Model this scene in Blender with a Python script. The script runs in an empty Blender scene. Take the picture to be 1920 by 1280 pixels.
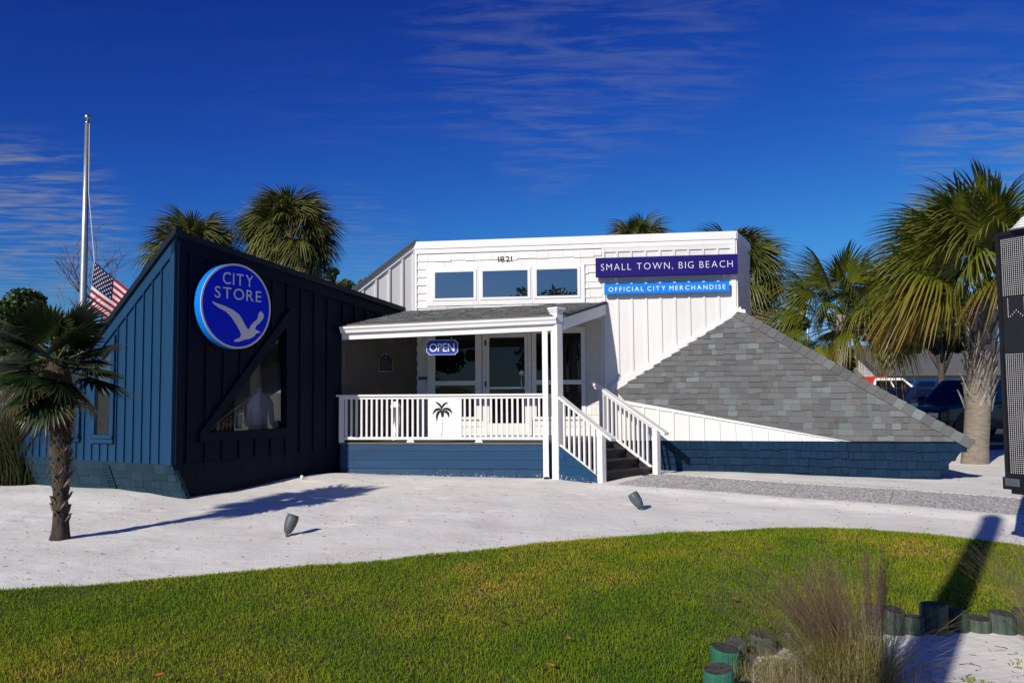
import bpy, bmesh, math, random
import numpy as np
from mathutils import Vector, Matrix
from mathutils.geometry import tessellate_polygon

random.seed(7)
rng = np.random.default_rng(7)
SC = bpy.context.scene
COL = SC.collection
PI = math.pi

# ------------------------------------------------------------------ camera
FPX = 1500.0                      # focal length in photograph pixels (1920 wide)
PITCH = math.atan(90 / FPX)
ROLL = -0.0075
CAMZ = 1.6
cam_d = bpy.data.cameras.new("camera")
cam_d.sensor_fit = 'HORIZONTAL'
cam_d.sensor_width = 36.0
cam_d.lens = 36.0 * FPX / 1920
cam_d.clip_start = 0.05
cam_d.clip_end = 3000
cam = bpy.data.objects.new("camera", cam_d)
COL.objects.link(cam)
CM = Matrix.Rotation(PI / 2 + PITCH, 4, 'X') @ Matrix.Rotation(ROLL, 4, 'Z')
cam.matrix_world = Matrix.Translation((0, 0, CAMZ)) @ CM
SC.camera = cam

# ------------------------------------------------------------------ sun, sky, exposure
SUN_AZ = math.radians(56)         # shadows fall towards this angle (from +X towards +Y)
SUN_EL = math.radians(28.5)
sd = Vector((math.cos(SUN_AZ) * math.cos(SUN_EL), math.sin(SUN_AZ) * math.cos(SUN_EL), -math.sin(SUN_EL)))
sun_d = bpy.data.lights.new("sun", 'SUN')
sun_d.energy = 4.9
sun_d.angle = math.radians(0.53)
sun_d.color = (1.0, 0.925, 0.82)
sun = bpy.data.objects.new("sun", sun_d)
COL.objects.link(sun)
sun.rotation_euler = sd.to_track_quat('-Z', 'Y').to_euler()
sun.location = (-20, -30, 25)

world = bpy.data.worlds.new("World")
SC.world = world
world.use_nodes = True
nt = world.node_tree
nt.nodes.clear()
N = nt.nodes.new
L = nt.links.new
out = N('ShaderNodeOutputWorld')
bg = N('ShaderNodeBackground')
bg.inputs['Strength'].default_value = 0.05
sky = N('ShaderNodeTexSky')
sky.sky_type = 'NISHITA'
sky.sun_disc = False
sky.sun_elevation = SUN_EL
sky.sun_rotation = math.atan2(-math.cos(SUN_AZ), -math.sin(SUN_AZ))
sky.altitude = 0
sky.air_density = 1.0
sky.dust_density = 0.25
sky.ozone_density = 3.0
# a deep polarised blue: the same sky, more saturated
spc = N('ShaderNodeSeparateColor'); L(sky.outputs[0], spc.inputs[0])
cbc = N('ShaderNodeCombineColor')
for ch, (k_, g_, s_) in enumerate(((0.098, 1.95, 0.56), (0.205, 1.95, 0.98), (1.05, 1.33, 1.75))):
    pw_ = N('ShaderNodeMath'); pw_.operation = 'POWER'; pw_.inputs[1].default_value = g_; L(spc.outputs[ch], pw_.inputs[0])
    ml_ = N('ShaderNodeMath'); ml_.operation = 'MULTIPLY'; ml_.inputs[1].default_value = k_; L(pw_.outputs[0], ml_.inputs[0])
    ln_ = N('ShaderNodeMath'); ln_.operation = 'MULTIPLY'; ln_.inputs[1].default_value = s_; L(spc.outputs[ch], ln_.inputs[0])
    mn_ = N('ShaderNodeMath'); mn_.operation = 'MINIMUM'; L(ml_.outputs[0], mn_.inputs[0]); L(ln_.outputs[0], mn_.inputs[1]); L(mn_.outputs[0], cbc.inputs[ch])
# thin cirrus: direction projected on a flat layer
tc = N('ShaderNodeTexCoord')
sep = N('ShaderNodeSeparateXYZ'); L(tc.outputs['Generated'], sep.inputs[0])
zz = N('ShaderNodeMath'); zz.operation = 'MAXIMUM'; zz.inputs[1].default_value = 0.03; L(sep.outputs[2], zz.inputs[0])
dx = N('ShaderNodeMath'); dx.operation = 'DIVIDE'; L(sep.outputs[0], dx.inputs[0]); L(zz.outputs[0], dx.inputs[1])
dy = N('ShaderNodeMath'); dy.operation = 'DIVIDE'; L(sep.outputs[1], dy.inputs[0]); L(zz.outputs[0], dy.inputs[1])
cmb = N('ShaderNodeCombineXYZ'); L(dx.outputs[0], cmb.inputs[0]); L(dy.outputs[0], cmb.inputs[1])
mp1 = N('ShaderNodeMapping'); mp1.inputs['Scale'].default_value = (0.8, 2.6, 1); mp1.inputs['Rotation'].default_value = (0, 0, -0.12)
L(cmb.outputs[0], mp1.inputs[0])
n1 = N('ShaderNodeTexNoise'); n1.inputs['Scale'].default_value = 3.4; n1.inputs['Detail'].default_value = 8; n1.inputs['Roughness'].default_value = 0.62; n1.inputs['Distortion'].default_value = 0.6
L(mp1.outputs[0], n1.inputs[0])
mp2 = N('ShaderNodeMapping'); mp2.inputs['Scale'].default_value = (0.23, 0.33, 1); mp2.inputs['Location'].default_value = (0.35, 1.25, 0)
L(cmb.outputs[0], mp2.inputs[0])
n2 = N('ShaderNodeTexNoise'); n2.inputs['Scale'].default_value = 1.3; n2.inputs['Detail'].default_value = 2
L(mp2.outputs[0], n2.inputs[0])
r1 = N('ShaderNodeMapRange'); r1.inputs[1].default_value = 0.44; r1.inputs[2].default_value = 0.82; L(n1.outputs[0], r1.inputs[0])
r2 = N('ShaderNodeMapRange'); r2.inputs[1].default_value = 0.47; r2.inputs[2].default_value = 0.68; L(n2.outputs[0], r2.inputs[0])
mask = None
def ray_dir(px, py): return (CM.to_3x3() @ Vector(((px - 960) / FPX, -(py - 640) / FPX, -1.0))).normalized()
for (px, py, c0, c1, am) in ((980, 60, .985, .9985, .38), (1180, 40, .983, .9985, .40), (1040, 250, .995, .9998, .4), (60, 430, .9935, .9985, 1.25), (1780, 110, .990, .9985, .16), (1870, 290, .994, .9992, .85), (640, 535, .990, .998, .45)):
    dp = N('ShaderNodeVectorMath'); dp.operation = 'DOT_PRODUCT'; dp.inputs[1].default_value = ray_dir(px, py); L(tc.outputs['Generated'], dp.inputs[0])
    rr = N('ShaderNodeMapRange'); rr.interpolation_type = 'SMOOTHSTEP'; rr.inputs[1].default_value = c0; rr.inputs[2].default_value = c1; rr.inputs[4].default_value = am; L(dp.outputs['Value'], rr.inputs[0])
    if mask is None: mask = rr.outputs[0]
    else:
        mx_ = N('ShaderNodeMath'); mx_.operation = 'MAXIMUM'; L(mask, mx_.inputs[0]); L(rr.outputs[0], mx_.inputs[1]); mask = mx_.outputs[0]
bhalf = N('ShaderNodeMath'); bhalf.operation = 'MULTIPLY'; bhalf.inputs[1].default_value = 0.10; L(r2.outputs[0], bhalf.inputs[0])
mxa = N('ShaderNodeMath'); mxa.operation = 'MAXIMUM'; L(mask, mxa.inputs[0]); L(bhalf.outputs[0], mxa.inputs[1])
mm = N('ShaderNodeMath'); mm.operation = 'MULTIPLY'; L(r1.outputs[0], mm.inputs[0]); L(mxa.outputs[0], mm.inputs[1])
m3 = N('ShaderNodeMath'); m3.operation = 'MULTIPLY'; m3.inputs[1].default_value = 0.9; L(mm.outputs[0], m3.inputs[0])
cl = N('ShaderNodeMix'); cl.data_type = 'RGBA'; cl.inputs[7].default_value = (4.6, 5.2, 6.6, 1)
L(m3.outputs[0], cl.inputs[0]); L(cbc.outputs[0], cl.inputs[6])
L(cl.outputs[2], bg.inputs[0])
L(bg.outputs[0], out.inputs[0])

SC.view_settings.view_transform = 'Standard'
SC.view_settings.look = 'None'
SC.view_settings.exposure = 0.0
SC.view_settings.gamma = 1.0
SC.view_settings.use_curve_mapping = False
SC.render.engine = 'CYCLES'
SC.cycles.use_denoising = True
SC.cycles.max_bounces = 8
SC.cycles.transparent_max_bounces = 16
SC.cycles.sample_clamp_indirect = 6

# ------------------------------------------------------------------ view geometry helpers (used to set positions on real planes)
def ray(px, py):
    return CM.to_3x3() @ Vector(((px - 960) / FPX, -(py - 640) / FPX, -1.0))
CP = Vector((0, 0, CAMZ))
def onY(px, py, Y):
    d = ray(px, py); return CP + d * (Y / d.y)
def onZ(px, py, z=0.0):
    d = ray(px, py); return CP + d * ((z - CAMZ) / d.z)

class Wall:
    """vertical plane: origin (x, y), direction angle in degrees; u along it, n outward (to the right-hand side of u), z up"""
    def __init__(s, x, y, deg):
        a = math.radians(deg)
        s.o = Vector((x, y, 0)); s.ex = Vector((math.cos(a), math.sin(a), 0)); s.ey = Vector((s.ex.y, -s.ex.x, 0)); s.ez = Vector((0, 0, 1))
    def p(s, u, n, z):
        return s.o + s.ex * u + s.ey * n + s.ez * z
    def uz(s, px, py):
        d = ray(px, py); t = (s.o - CP).dot(s.ey) / d.dot(s.ey); q = CP + d * t - s.o
        return q.dot(s.ex), q.z
    def shifted(s, n):
        w = Wall(0, 0, 0); w.o = s.o + s.ey * n; w.ex, w.ey, w.ez = s.ex, s.ey, s.ez; return w
    def flip(s):
        w = Wall(0, 0, 0); w.o = s.o; w.ex = s.ex; w.ey = -s.ey; w.ez = s.ez; return w
class Frame:
    def __init__(s, o, ex, ey, ez):
        s.o = Vector(o); s.ex = Vector(ex).normalized(); s.ey = Vector(ey).normalized(); s.ez = Vector(ez).normalized()
    def p(s, u, n, z):
        return s.o + s.ex * u + s.ey * n + s.ez * z
WORLDF = Frame((0, 0, 0), (1, 0, 0), (0, 1, 0), (0, 0, 1))

# ------------------------------------------------------------------ object helpers
ROOT = {}
class MB:
    def __init__(s):
        s.v = []; s.f = []; s.t = []
    def quad(s, a, b, c, d):
        i = len(s.v); s.v += [tuple(a), tuple(b), tuple(c), tuple(d)]; s.f.append((i, i + 1, i + 2, i + 3)); return s
    def tri(s, a, b, c):
        i = len(s.v); s.v += [tuple(a), tuple(b), tuple(c)]; s.f.append((i, i + 1, i + 2)); return s
    def hexa(s, p):                       # 8 corners: bottom 4 then top 4, same order
        i = len(s.v); s.v += [tuple(q) for q in p]
        for f in ((3, 2, 1, 0), (4, 5, 6, 7), (0, 1, 5, 4), (1, 2, 6, 5), (2, 3, 7, 6), (3, 0, 4, 7)):
            s.f.append(tuple(i + k for k in f))
        return s
    def box(s, F, u0, u1, n0, n1, z0, z1):
        return s.hexa([F.p(u0, n0, z0), F.p(u1, n0, z0), F.p(u1, n1, z0), F.p(u0, n1, z0),
                       F.p(u0, n0, z1), F.p(u1, n0, z1), F.p(u1, n1, z1), F.p(u0, n1, z1)])
    def prism(s, F, poly, n0, n1, holes=()):
        """polygon in (u, z) extruded between n0 and n1, with holes"""
        loops = [list(poly)] + [list(h) for h in holes]
        flat = [q for l in loops for q in l]
        tris = tessellate_polygon([[Vector((q[0], q[1], 0)) for q in l] for l in loops])
        i = len(s.v); m = len(flat)
        s.v += [tuple(F.p(q[0], n0, q[1])) for q in flat] + [tuple(F.p(q[0], n1, q[1])) for q in flat]
        for t in tris:
            s.f.append(tuple(i + k for k in t)); s.f.append(tuple(i + m + k for k in reversed(t)))
        k0 = 0
        for l in loops:
            for k in range(len(l)):
                a = i + k0 + k; b = i + k0 + (k + 1) % len(l)
                s.f.append((a, b, b + m, a + m))
            k0 += len(l)
        return s
    def tube(s, pts, rad, n=8, cap=True):
        pts = [Vector(p) for p in pts]
        if not hasattr(rad, '__len__'): rad = [rad] * len(pts)
        i = len(s.v); up = None
        for k, p in enumerate(pts):
            d = (pts[min(k + 1, len(pts) - 1)] - pts[max(k - 1, 0)]).normalized()
            if up is None: up = Vector((0, 0, 1)) if abs(d.z) < 0.9 else Vector((1, 0, 0))
            x = d.cross(up).normalized(); y = x.cross(d).normalized()
            up = y
            for j in range(n):
                a = 2 * PI * j / n
                s.v.append(tuple(p + (x * math.cos(a) + y * math.sin(a)) * rad[k]))
        for k in range(len(pts) - 1):
            for j in range(n):
                a = i + k * n + j; b = i + k * n + (j + 1) % n
                s.f.append((a, b, b + n, a + n))
        if cap:
            s.f.append(tuple(i + j for j in reversed(range(n)))); s.f.append(tuple(i + (len(pts) - 1) * n + j for j in range(n)))
        return s
    def lathe(s, base, prof, n=20, axis=(0, 0, 1)):
        ax = Vector(axis).normalized(); q = Vector((0, 0, 1)).rotation_difference(ax)
        i = len(s.v); base = Vector(base)
        for r, h in prof:
            for j in range(n):
                a = 2 * PI * j / n
                s.v.append(tuple(base + q @ Vector((r * math.cos(a), r * math.sin(a), h))))
        for k in range(len(prof) - 1):
            for j in range(n):
                a = i + k * n + j; b = i + k * n + (j + 1) % n
                s.f.append((a, b, b + n, a + n))
        s.f.append(tuple(i + j for j in reversed(range(n)))); s.f.append(tuple(i + (len(prof) - 1) * n + j for j in range(n)))
        return s
    def build(s, name, mat, parent=None, smooth=False, bevel=0):
        off = ROOT.get(parent.name, Vector()) if parent else Vector()
        me = bpy.data.meshes.new(name)
        me.from_pydata([(x - off.x, y - off.y, z - off.z) for x, y, z in s.v], [], s.f)
        if mat: me.materials.append(mat)
        if smooth: me.polygons.foreach_set('use_smooth', [True] * len(me.polygons))
        if mat and 'glass' in mat.name:
            bm_ = bmesh.new(); bm_.from_mesh(me); bmesh.ops.recalc_face_normals(bm_, faces=bm_.faces); bm_.to_mesh(me); bm_.free()
        me.update()
        o = bpy.data.objects.new(name, me); COL.objects.link(o)
        if parent: o.parent = parent; ROOT[o.name] = off
        if bevel:
            m = o.modifiers.new('bevel', 'BEVEL'); m.width = bevel; m.segments = 2; m.limit_method = 'ANGLE'
        return o
def tag(o, label, cat, group=None):
    o['label'] = label; o['category'] = cat
    if group: o['group'] = group
    return o
def struct(o):
    o['kind'] = 'structure'; return o
def stuff(o, label=None, cat=None):
    o['kind'] = 'stuff'
    if label: o['label'] = label
    if cat: o['category'] = cat
    return o
def thing(name, label, cat, loc=(0, 0, 0), group=None):
    o = bpy.data.objects.new(name, None); COL.objects.link(o); o.location = loc; o.empty_display_size = 0.2
    ROOT[o.name] = Vector(loc)
    return tag(o, label, cat, group)
def copy_tree(o, parent=None):
    c = o.copy(); COL.objects.link(c)
    if parent: c.parent = parent
    for ch in o.children: copy_tree(ch, c)
    return c
def np_mesh(name, verts, faces, mat, parent=None, smooth=False, attrs=None):
    """verts (n,3) array, faces (m,k) array of one size"""
    me = bpy.data.meshes.new(name)
    verts = np.asarray(verts, dtype=np.float32); faces = np.asarray(faces, dtype=np.int32)
    if parent: verts = verts - np.array(ROOT.get(parent.name, Vector()), dtype=np.float32)
    k = faces.shape[1]
    me.vertices.add(len(verts)); me.vertices.foreach_set('co', verts.ravel())
    me.loops.add(faces.size); me.loops.foreach_set('vertex_index', faces.ravel())
    me.polygons.add(len(faces)); me.polygons.foreach_set('loop_start', np.arange(0, faces.size, k, dtype=np.int32))
    me.polygons.foreach_set('use_smooth', np.full(len(faces), smooth))
    for an, arr in (attrs or {}).items():
        a = me.attributes.new(an, 'FLOAT', 'POINT'); a.data.foreach_set('value', np.asarray(arr, dtype=np.float32))
    me.update(calc_edges=True)
    if mat: me.materials.append(mat)
    o = bpy.data.objects.new(name, me); COL.objects.link(o)
    if parent: o.parent = parent
    return o

# ------------------------------------------------------------------ materials
def mat_base(name, rough=0.6, spec=0.4, metal=0.0):
    m = bpy.data.materials.new(name); m.use_nodes = True
    b = m.node_tree.nodes['Principled BSDF']
    b.inputs['Roughness'].default_value = rough; b.inputs['Metallic'].default_value = metal
    b.inputs['Specular IOR Level'].default_value = spec
    return m, m.node_tree, b
def mat(name, col, rough=0.6, spec=0.35, metal=0.0, var=0.12, scale=4.0, stretch=(1, 1, 1), bump=0.0, bscale=60.0, bstretch=None, col2=None, obj_rand=0.0, detail=6, thr=(0.3, 0.7), hue_rand=0.0):
    """procedural: noise varies the colour between col and col2 (or darker/lighter col), bump gives fine relief"""
    m, t, b = mat_base(name, rough, spec, metal)
    n, l = t.nodes.new, t.links.new
    tc = n('ShaderNodeTexCoord'); mp = n('ShaderNodeMapping'); mp.inputs['Scale'].default_value = stretch; l(tc.outputs['Object'], mp.inputs[0])
    nz = n('ShaderNodeTexNoise'); nz.inputs['Scale'].default_value = scale; nz.inputs['Detail'].default_value = detail; nz.inputs['Roughness'].default_value = 0.6; l(mp.outputs[0], nz.inputs[0])
    mr = n('ShaderNodeMapRange'); mr.inputs[1].default_value = thr[0]; mr.inputs[2].default_value = thr[1]; l(nz.outputs[0], mr.inputs[0])
    mx = n('ShaderNodeMix'); mx.data_type = 'RGBA'
    c = np.array(col, float)
    a = c * (1 - var) if col2 is None else c
    d = c * (1 + var) if col2 is None else np.array(col2, float)
    mx.inputs[6].default_value = (*np.clip(a, 0, 1), 1); mx.inputs[7].default_value = (*np.clip(d, 0, 1), 1)
    l(mr.outputs[0], mx.inputs[0])
    src = mx.outputs[2]
    if obj_rand:
        oi = n('ShaderNodeObjectInfo'); hs = n('ShaderNodeHueSaturation'); r = n('ShaderNodeMapRange')
        r.inputs[3].default_value = 1 - obj_rand; r.inputs[4].default_value = 1 + obj_rand
        l(oi.outputs['Random'], r.inputs[0]); l(r.outputs[0], hs.inputs['Value']); l(src, hs.inputs['Color']); src = hs.outputs[0]
    l(src, b.inputs['Base Color'])
    if bump:
        nb = n('ShaderNodeTexNoise'); nb.inputs['Scale'].default_value = bscale; nb.inputs['Detail'].default_value = 5
        if bstretch:
            mb = n('ShaderNodeMapping'); mb.inputs['Scale'].default_value = bstretch; l(tc.outputs['Object'], mb.inputs[0]); l(mb.outputs[0], nb.inputs[0])
        else: l(mp.outputs[0], nb.inputs[0])
        bp = n('ShaderNodeBump'); bp.inputs['Strength'].default_value = bump; bp.inputs['Distance'].default_value = 0.01
        l(nb.outputs[0], bp.inputs['Height']); l(bp.outputs[0], b.inputs['Normal'])
    return m
def glass_mat(name, refl, body, see=0.0, rough=0.01):
    """window glass: mirror share + dark body (or see-through)"""
    m = bpy.data.materials.new(name); m.use_nodes = True; t = m.node_tree; t.nodes.clear(); n, l = t.nodes.new, t.links.new
    o = n('ShaderNodeOutputMaterial'); g = n('ShaderNodeBsdfGlossy'); g.inputs['Roughness'].default_value = rough
    tc = n('ShaderNodeTexCoord'); nz = n('ShaderNodeTexNoise'); nz.inputs['Scale'].default_value = 1.1; nz.inputs['Detail'].default_value = 1; l(tc.outputs['Object'], nz.inputs[0])
    bp = n('ShaderNodeBump'); bp.inputs['Strength'].default_value = 0.10; bp.inputs['Distance'].default_value = 0.05; l(nz.outputs[0], bp.inputs['Height']); l(bp.outputs[0], g.inputs['Normal'])
    d = n('ShaderNodeBsdfTransparent') if see else n('ShaderNodeBsdfDiffuse')
    d.inputs['Color'].default_value = (see, see, see, 1) if see else (*body, 1)
    lw0 = n('ShaderNodeLayerWeight'); lw0.inputs[0].default_value = 0.5; lw = n('ShaderNodeMath'); lw.operation = 'POWER'; lw.inputs[1].default_value = 5; l(lw0.outputs['Facing'], lw.inputs[0])
    mr = n('ShaderNodeMapRange'); mr.inputs[3].default_value = refl; mr.inputs[4].default_value = 1.0; l(lw.outputs[0], mr.inputs[0])
    mx = n('ShaderNodeMixShader'); l(mr.outputs[0], mx.inputs[0]); l(d.outputs[0], mx.inputs[1]); l(g.outputs[0], mx.inputs[2]); l(mx.outputs[0], o.inputs[0])
    return m
def leaf_mat(name, base, tip=None, dry=0.0, trans=0.3, rough=0.42, var=0.35, tip_from=0.6, obj_rand=0.25, spec=0.4):
    """foliage: attribute 't' runs from the base of a leaf to its tip"""
    m, t, b = mat_base(name, rough, spec); n, l = t.nodes.new, t.links.new
    at = n('ShaderNodeAttribute'); at.attribute_name = 't'
    r = n('ShaderNodeMapRange'); r.inputs[1].default_value = tip_from; r.inputs[2].default_value = 1.0; l(at.outputs['Fac'], r.inputs[0])
    tcn = n('ShaderNodeTexCoord'); nz = n('ShaderNodeTexNoise'); nz.inputs['Scale'].default_value = 5; l(tcn.outputs['Object'], nz.inputs[0])
    v = n('ShaderNodeMix'); v.data_type = 'RGBA'; c = np.array(base)
    v.inputs[6].default_value = (*(c * (1 - var)), 1); v.inputs[7].default_value = (*np.clip(c * (1 + var), 0, 1), 1); l(nz.outputs[0], v.inputs[0])
    tm = n('ShaderNodeMix'); tm.data_type = 'RGBA'; tm.inputs[7].default_value = (*(tip or base), 1); l(r.outputs[0], tm.inputs[0]); l(v.outputs[2], tm.inputs[6])
    oi = n('ShaderNodeObjectInfo'); hs = n('ShaderNodeHueSaturation'); mr = n('ShaderNodeMapRange'); mr.inputs[3].default_value = 1 - obj_rand; mr.inputs[4].default_value = 1 + obj_rand
    l(oi.outputs['Random'], mr.inputs[0]); l(mr.outputs[0], hs.inputs['Value']); l(tm.outputs[2], hs.inputs['Color'])
    l(hs.outputs[0], b.inputs['Base Color'])
    tr = n('ShaderNodeBsdfTranslucent'); l(hs.outputs[0], tr.inputs['Color'])
    mx = n('ShaderNodeMixShader'); mx.inputs[0].default_value = trans
    o = t.nodes['Material Output']; l(b.outputs[0], mx.inputs[1]); l(tr.outputs[0], mx.inputs[2]); l(mx.outputs[0], o.inputs['Surface'])
    return m

M = {}
M['white'] = mat('white_paint', (0.665, 0.66, 0.645), 0.5, var=0.07, scale=1.2, stretch=(1, 1, 0.35), bump=0.06, bscale=14, obj_rand=0.02)
M['white_shake'] = mat('white_shake_paint', (0.665, 0.66, 0.64), 0.55, var=0.05, scale=2, bump=0.12, bscale=30, bstretch=(3, 3, 0.4), obj_rand=0.045)
M['trim'] = mat('white_trim_paint', (0.70, 0.70, 0.69), 0.42, var=0.035, scale=2.5, obj_rand=0.015)
M['gutter'] = mat('white_gutter_metal', (0.76, 0.77, 0.78), 0.3, var=0.03)
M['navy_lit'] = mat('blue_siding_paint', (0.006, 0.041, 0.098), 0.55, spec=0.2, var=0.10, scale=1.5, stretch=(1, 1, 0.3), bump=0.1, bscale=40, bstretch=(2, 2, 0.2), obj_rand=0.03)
M['navy'] = mat('dark_navy_siding_paint', (0.0045, 0.0080, 0.018), 0.55, spec=0.10, var=0.10, scale=1.5, stretch=(1, 1, 0.3), bump=0.08, bscale=40, bstretch=(2, 2, 0.2))  # the blue siding of the wing front, its shade put into the colour
M['navy_edge'] = mat('near_black_roof_trim', (0.008, 0.013, 0.022), 0.5, spec=0.2, var=0.1)
M['blue_plank'] = mat('blue_plank_paint', (0.011, 0.048, 0.112), 0.5, spec=0.2, var=0.16, scale=2.2, stretch=(0.4, 1, 3), bump=0.15, bscale=30, bstretch=(0.4, 1, 5), obj_rand=0.07)
M['blue_shake'] = mat('blue_shake_paint', (0.0055, 0.024, 0.056), 0.65, spec=0.15, var=0.2, scale=7, stretch=(3, 3, 0.4), bump=0.35, bscale=40, bstretch=(4, 4, 0.3), obj_rand=0.16)
def splash(m):
    """specks of dried sand thrown up against the lowest boards"""
    t = m.node_tree; n, l = t.nodes.new, t.links.new; b = t.nodes['Principled BSDF']; src = b.inputs['Base Color'].links[0].from_socket
    tc = n('ShaderNodeTexCoord'); sp = n('ShaderNodeSeparateXYZ'); l(tc.outputs['Object'], sp.inputs[0])
    hz = n('ShaderNodeMapRange'); hz.inputs[1].default_value = 0.22; hz.inputs[2].default_value = 0.0; hz.inputs[3].default_value = 0.0; hz.inputs[4].default_value = 0.30; l(sp.outputs[2], hz.inputs[0])
    nz = n('ShaderNodeTexNoise'); nz.inputs['Scale'].default_value = 38; nz.inputs['Detail'].default_value = 4; l(tc.outputs['Object'], nz.inputs[0])
    lo = n('ShaderNodeTexNoise'); lo.inputs['Scale'].default_value = 1.7; l(tc.outputs['Object'], lo.inputs[0])
    ad = n('ShaderNodeMath'); ad.operation = 'ADD'; l(nz.outputs[0], ad.inputs[0]); l(hz.outputs[0], ad.inputs[1])
    ad2 = n('ShaderNodeMath'); ad2.operation = 'MULTIPLY_ADD'; ad2.inputs[1].default_value = 0.4; l(lo.outputs[0], ad2.inputs[0]); l(ad.outputs[0], ad2.inputs[2])
    mr = n('ShaderNodeMapRange'); mr.inputs[1].default_value = 1.03; mr.inputs[2].default_value = 1.12; l(ad2.outputs[0], mr.inputs[0])
    mx = n('ShaderNodeMix'); mx.data_type = 'RGBA'; mx.inputs[7].default_value = (0.5, 0.48, 0.44, 1); l(mr.outputs[0], mx.inputs[0]); l(src, mx.inputs[6]); l(mx.outputs[2], b.inputs['Base Color'])
splash(M['blue_plank'])
M['grey_shake'] = mat('weathered_blue_shake_paint', (0.013, 0.036, 0.058), 0.75, spec=0.15, var=0.18, scale=7, stretch=(3, 3, 0.4), bump=0.35, bscale=40, bstretch=(4, 4, 0.3), obj_rand=0.18)
M['taupe'] = mat('dark_taupe_shake_paint', (0.075, 0.066, 0.056), 0.7, var=0.1, scale=3, bump=0.1, obj_rand=0.08)  # one dark taupe tone, used over the whole porch end wall
M['deck'] = mat('weathered_grey_deck', (0.12, 0.115, 0.11), 0.75, var=0.2, scale=6, stretch=(0.3, 3, 1), bump=0.2)
M['step'] = mat('charcoal_composite_board', (0.022, 0.022, 0.023), 0.55, var=0.25, scale=4, stretch=(0.4, 0.4, 2), bump=0.15, obj_rand=0.12)
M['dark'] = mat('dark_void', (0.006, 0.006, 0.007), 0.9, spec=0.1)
M['black'] = mat('black_metal', (0.010, 0.010, 0.012), 0.4, var=0.2)
M['silver'] = mat('brushed_steel', (0.55, 0.56, 0.58), 0.32, metal=1.0, var=0.08, scale=12, stretch=(1, 1, 0.1))
M['pole'] = mat('brushed_aluminium_pole', (0.48, 0.48, 0.48), 0.42, metal=0.85, var=0.12, scale=5, stretch=(1, 1, 3))
M['sign_blue'] = mat('royal_blue_sign', (0.002, 0.018, 0.62), 0.5, spec=0.1, var=0.05)
M['sign_navy'] = mat('violet_navy_sign', (0.010, 0.005, 0.125), 0.55, spec=0.12, var=0.05)
M['sign_cyan'] = mat('bright_azure_sign', (0.001, 0.185, 0.74), 0.5, spec=0.15, var=0.04)
M['open_blue'] = mat('blue_enamel', (0.014, 0.045, 0.36), 0.5, spec=0.15, var=0.06)
M['letter'] = mat('white_lettering', (0.80, 0.80, 0.80), 0.5, var=0.02)
M['letter_grey'] = mat('silver_grey_lettering', (0.62, 0.62, 0.64), 0.5, var=0.03)
M['bronze'] = mat('dark_bronze_plate', (0.015, 0.015, 0.016), 0.5, spec=0.3, var=0.3, scale=40)
M['winglass'] = glass_mat('sky_reflecting_window_glass', 0.34, (0.01, 0.014, 0.018))
M['doorglass'] = glass_mat('dark_door_glass', 0.035, (0.004, 0.004, 0.005))
M['clearglass'] = glass_mat('shop_window_glass', 0.012, None, see=0.86)
M['fabric'] = mat('pale_shirt_cotton', (0.62, 0.66, 0.76), 0.85, var=0.12, scale=9, bump=0.3, bscale=18)
M['fabric_band'] = mat('striped_shirt_hem', (0.05, 0.06, 0.16), 0.85, var=0.3, scale=6, stretch=(0.1, 0.1, 8))
M['cup'] = mat('pale_green_cup', (0.35, 0.5, 0.48), 0.5)
M['wood'] = mat('shop_shelf_wood', (0.16, 0.10, 0.06), 0.6, var=0.25, scale=5, stretch=(0.3, 4, 4))
M['tan_trunk'] = mat('grey_brown_palm_trunk', (0.15, 0.122, 0.095), 0.9, col2=(0.26, 0.225, 0.185), scale=7, stretch=(1, 1, 4), bump=0.8, bscale=16, bstretch=(1, 1, 5))
M['boot'] = mat('weathered_leaf_base', (0.13, 0.115, 0.10), 0.9, col2=(0.34, 0.31, 0.275), scale=6, bump=0.5, bscale=30, obj_rand=0.3)
M['hair_trunk'] = mat('fibrous_brown_trunk', (0.020, 0.014, 0.010), 0.95, col2=(0.075, 0.055, 0.04), scale=14, stretch=(1, 1, 0.6), bump=1.0, bscale=40, bstretch=(1, 1, 0.35))
M['hair_boot'] = mat('brown_leaf_stub', (0.06, 0.045, 0.033), 0.9, col2=(0.16, 0.13, 0.10), scale=9, bump=0.6, obj_rand=0.3)
M['bark'] = mat('grey_bark', (0.07, 0.06, 0.05), 0.95, var=0.35, scale=8, bump=0.6, bscale=20)
M['twig'] = mat('reddish_bare_twig', (0.10, 0.06, 0.055), 0.9, var=0.3)
M['sabal'] = leaf_mat('palm_leaf_green', (0.122, 0.148, 0.015), tip=(0.30, 0.27, 0.055), trans=0.22, tip_from=0.75)
M['sabal_dark'] = leaf_mat('palm_leaf_dark_green', (0.105, 0.118, 0.028), tip=(0.32, 0.27, 0.10), trans=0.2, tip_from=0.8)
M['sabal_old'] = leaf_mat('palm_leaf_yellowing', (0.125, 0.138, 0.012), tip=(0.25, 0.15, 0.035), trans=0.25, tip_from=0.55)
M['sabal_dead'] = leaf_mat('palm_leaf_dead', (0.17, 0.13, 0.08), tip=(0.20, 0.16, 0.11), trans=0.15, tip_from=0.3)
M['windmill'] = leaf_mat('windmill_palm_leaf', (0.018, 0.036, 0.011), tip=(0.075, 0.070, 0.022), trans=0.16, tip_from=0.55, rough=0.36)
M['petiole'] = mat('green_petiole', (0.085, 0.10, 0.03), 0.5, var=0.25, scale=3)
M['leaf_a'] = leaf_mat('tree_leaf_green', (0.030, 0.060, 0.010), trans=0.2, var=0.5, rough=0.5)
M['leaf_b'] = leaf_mat('tree_leaf_olive', (0.055, 0.075, 0.014), trans=0.2, var=0.5, rough=0.5)
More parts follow.
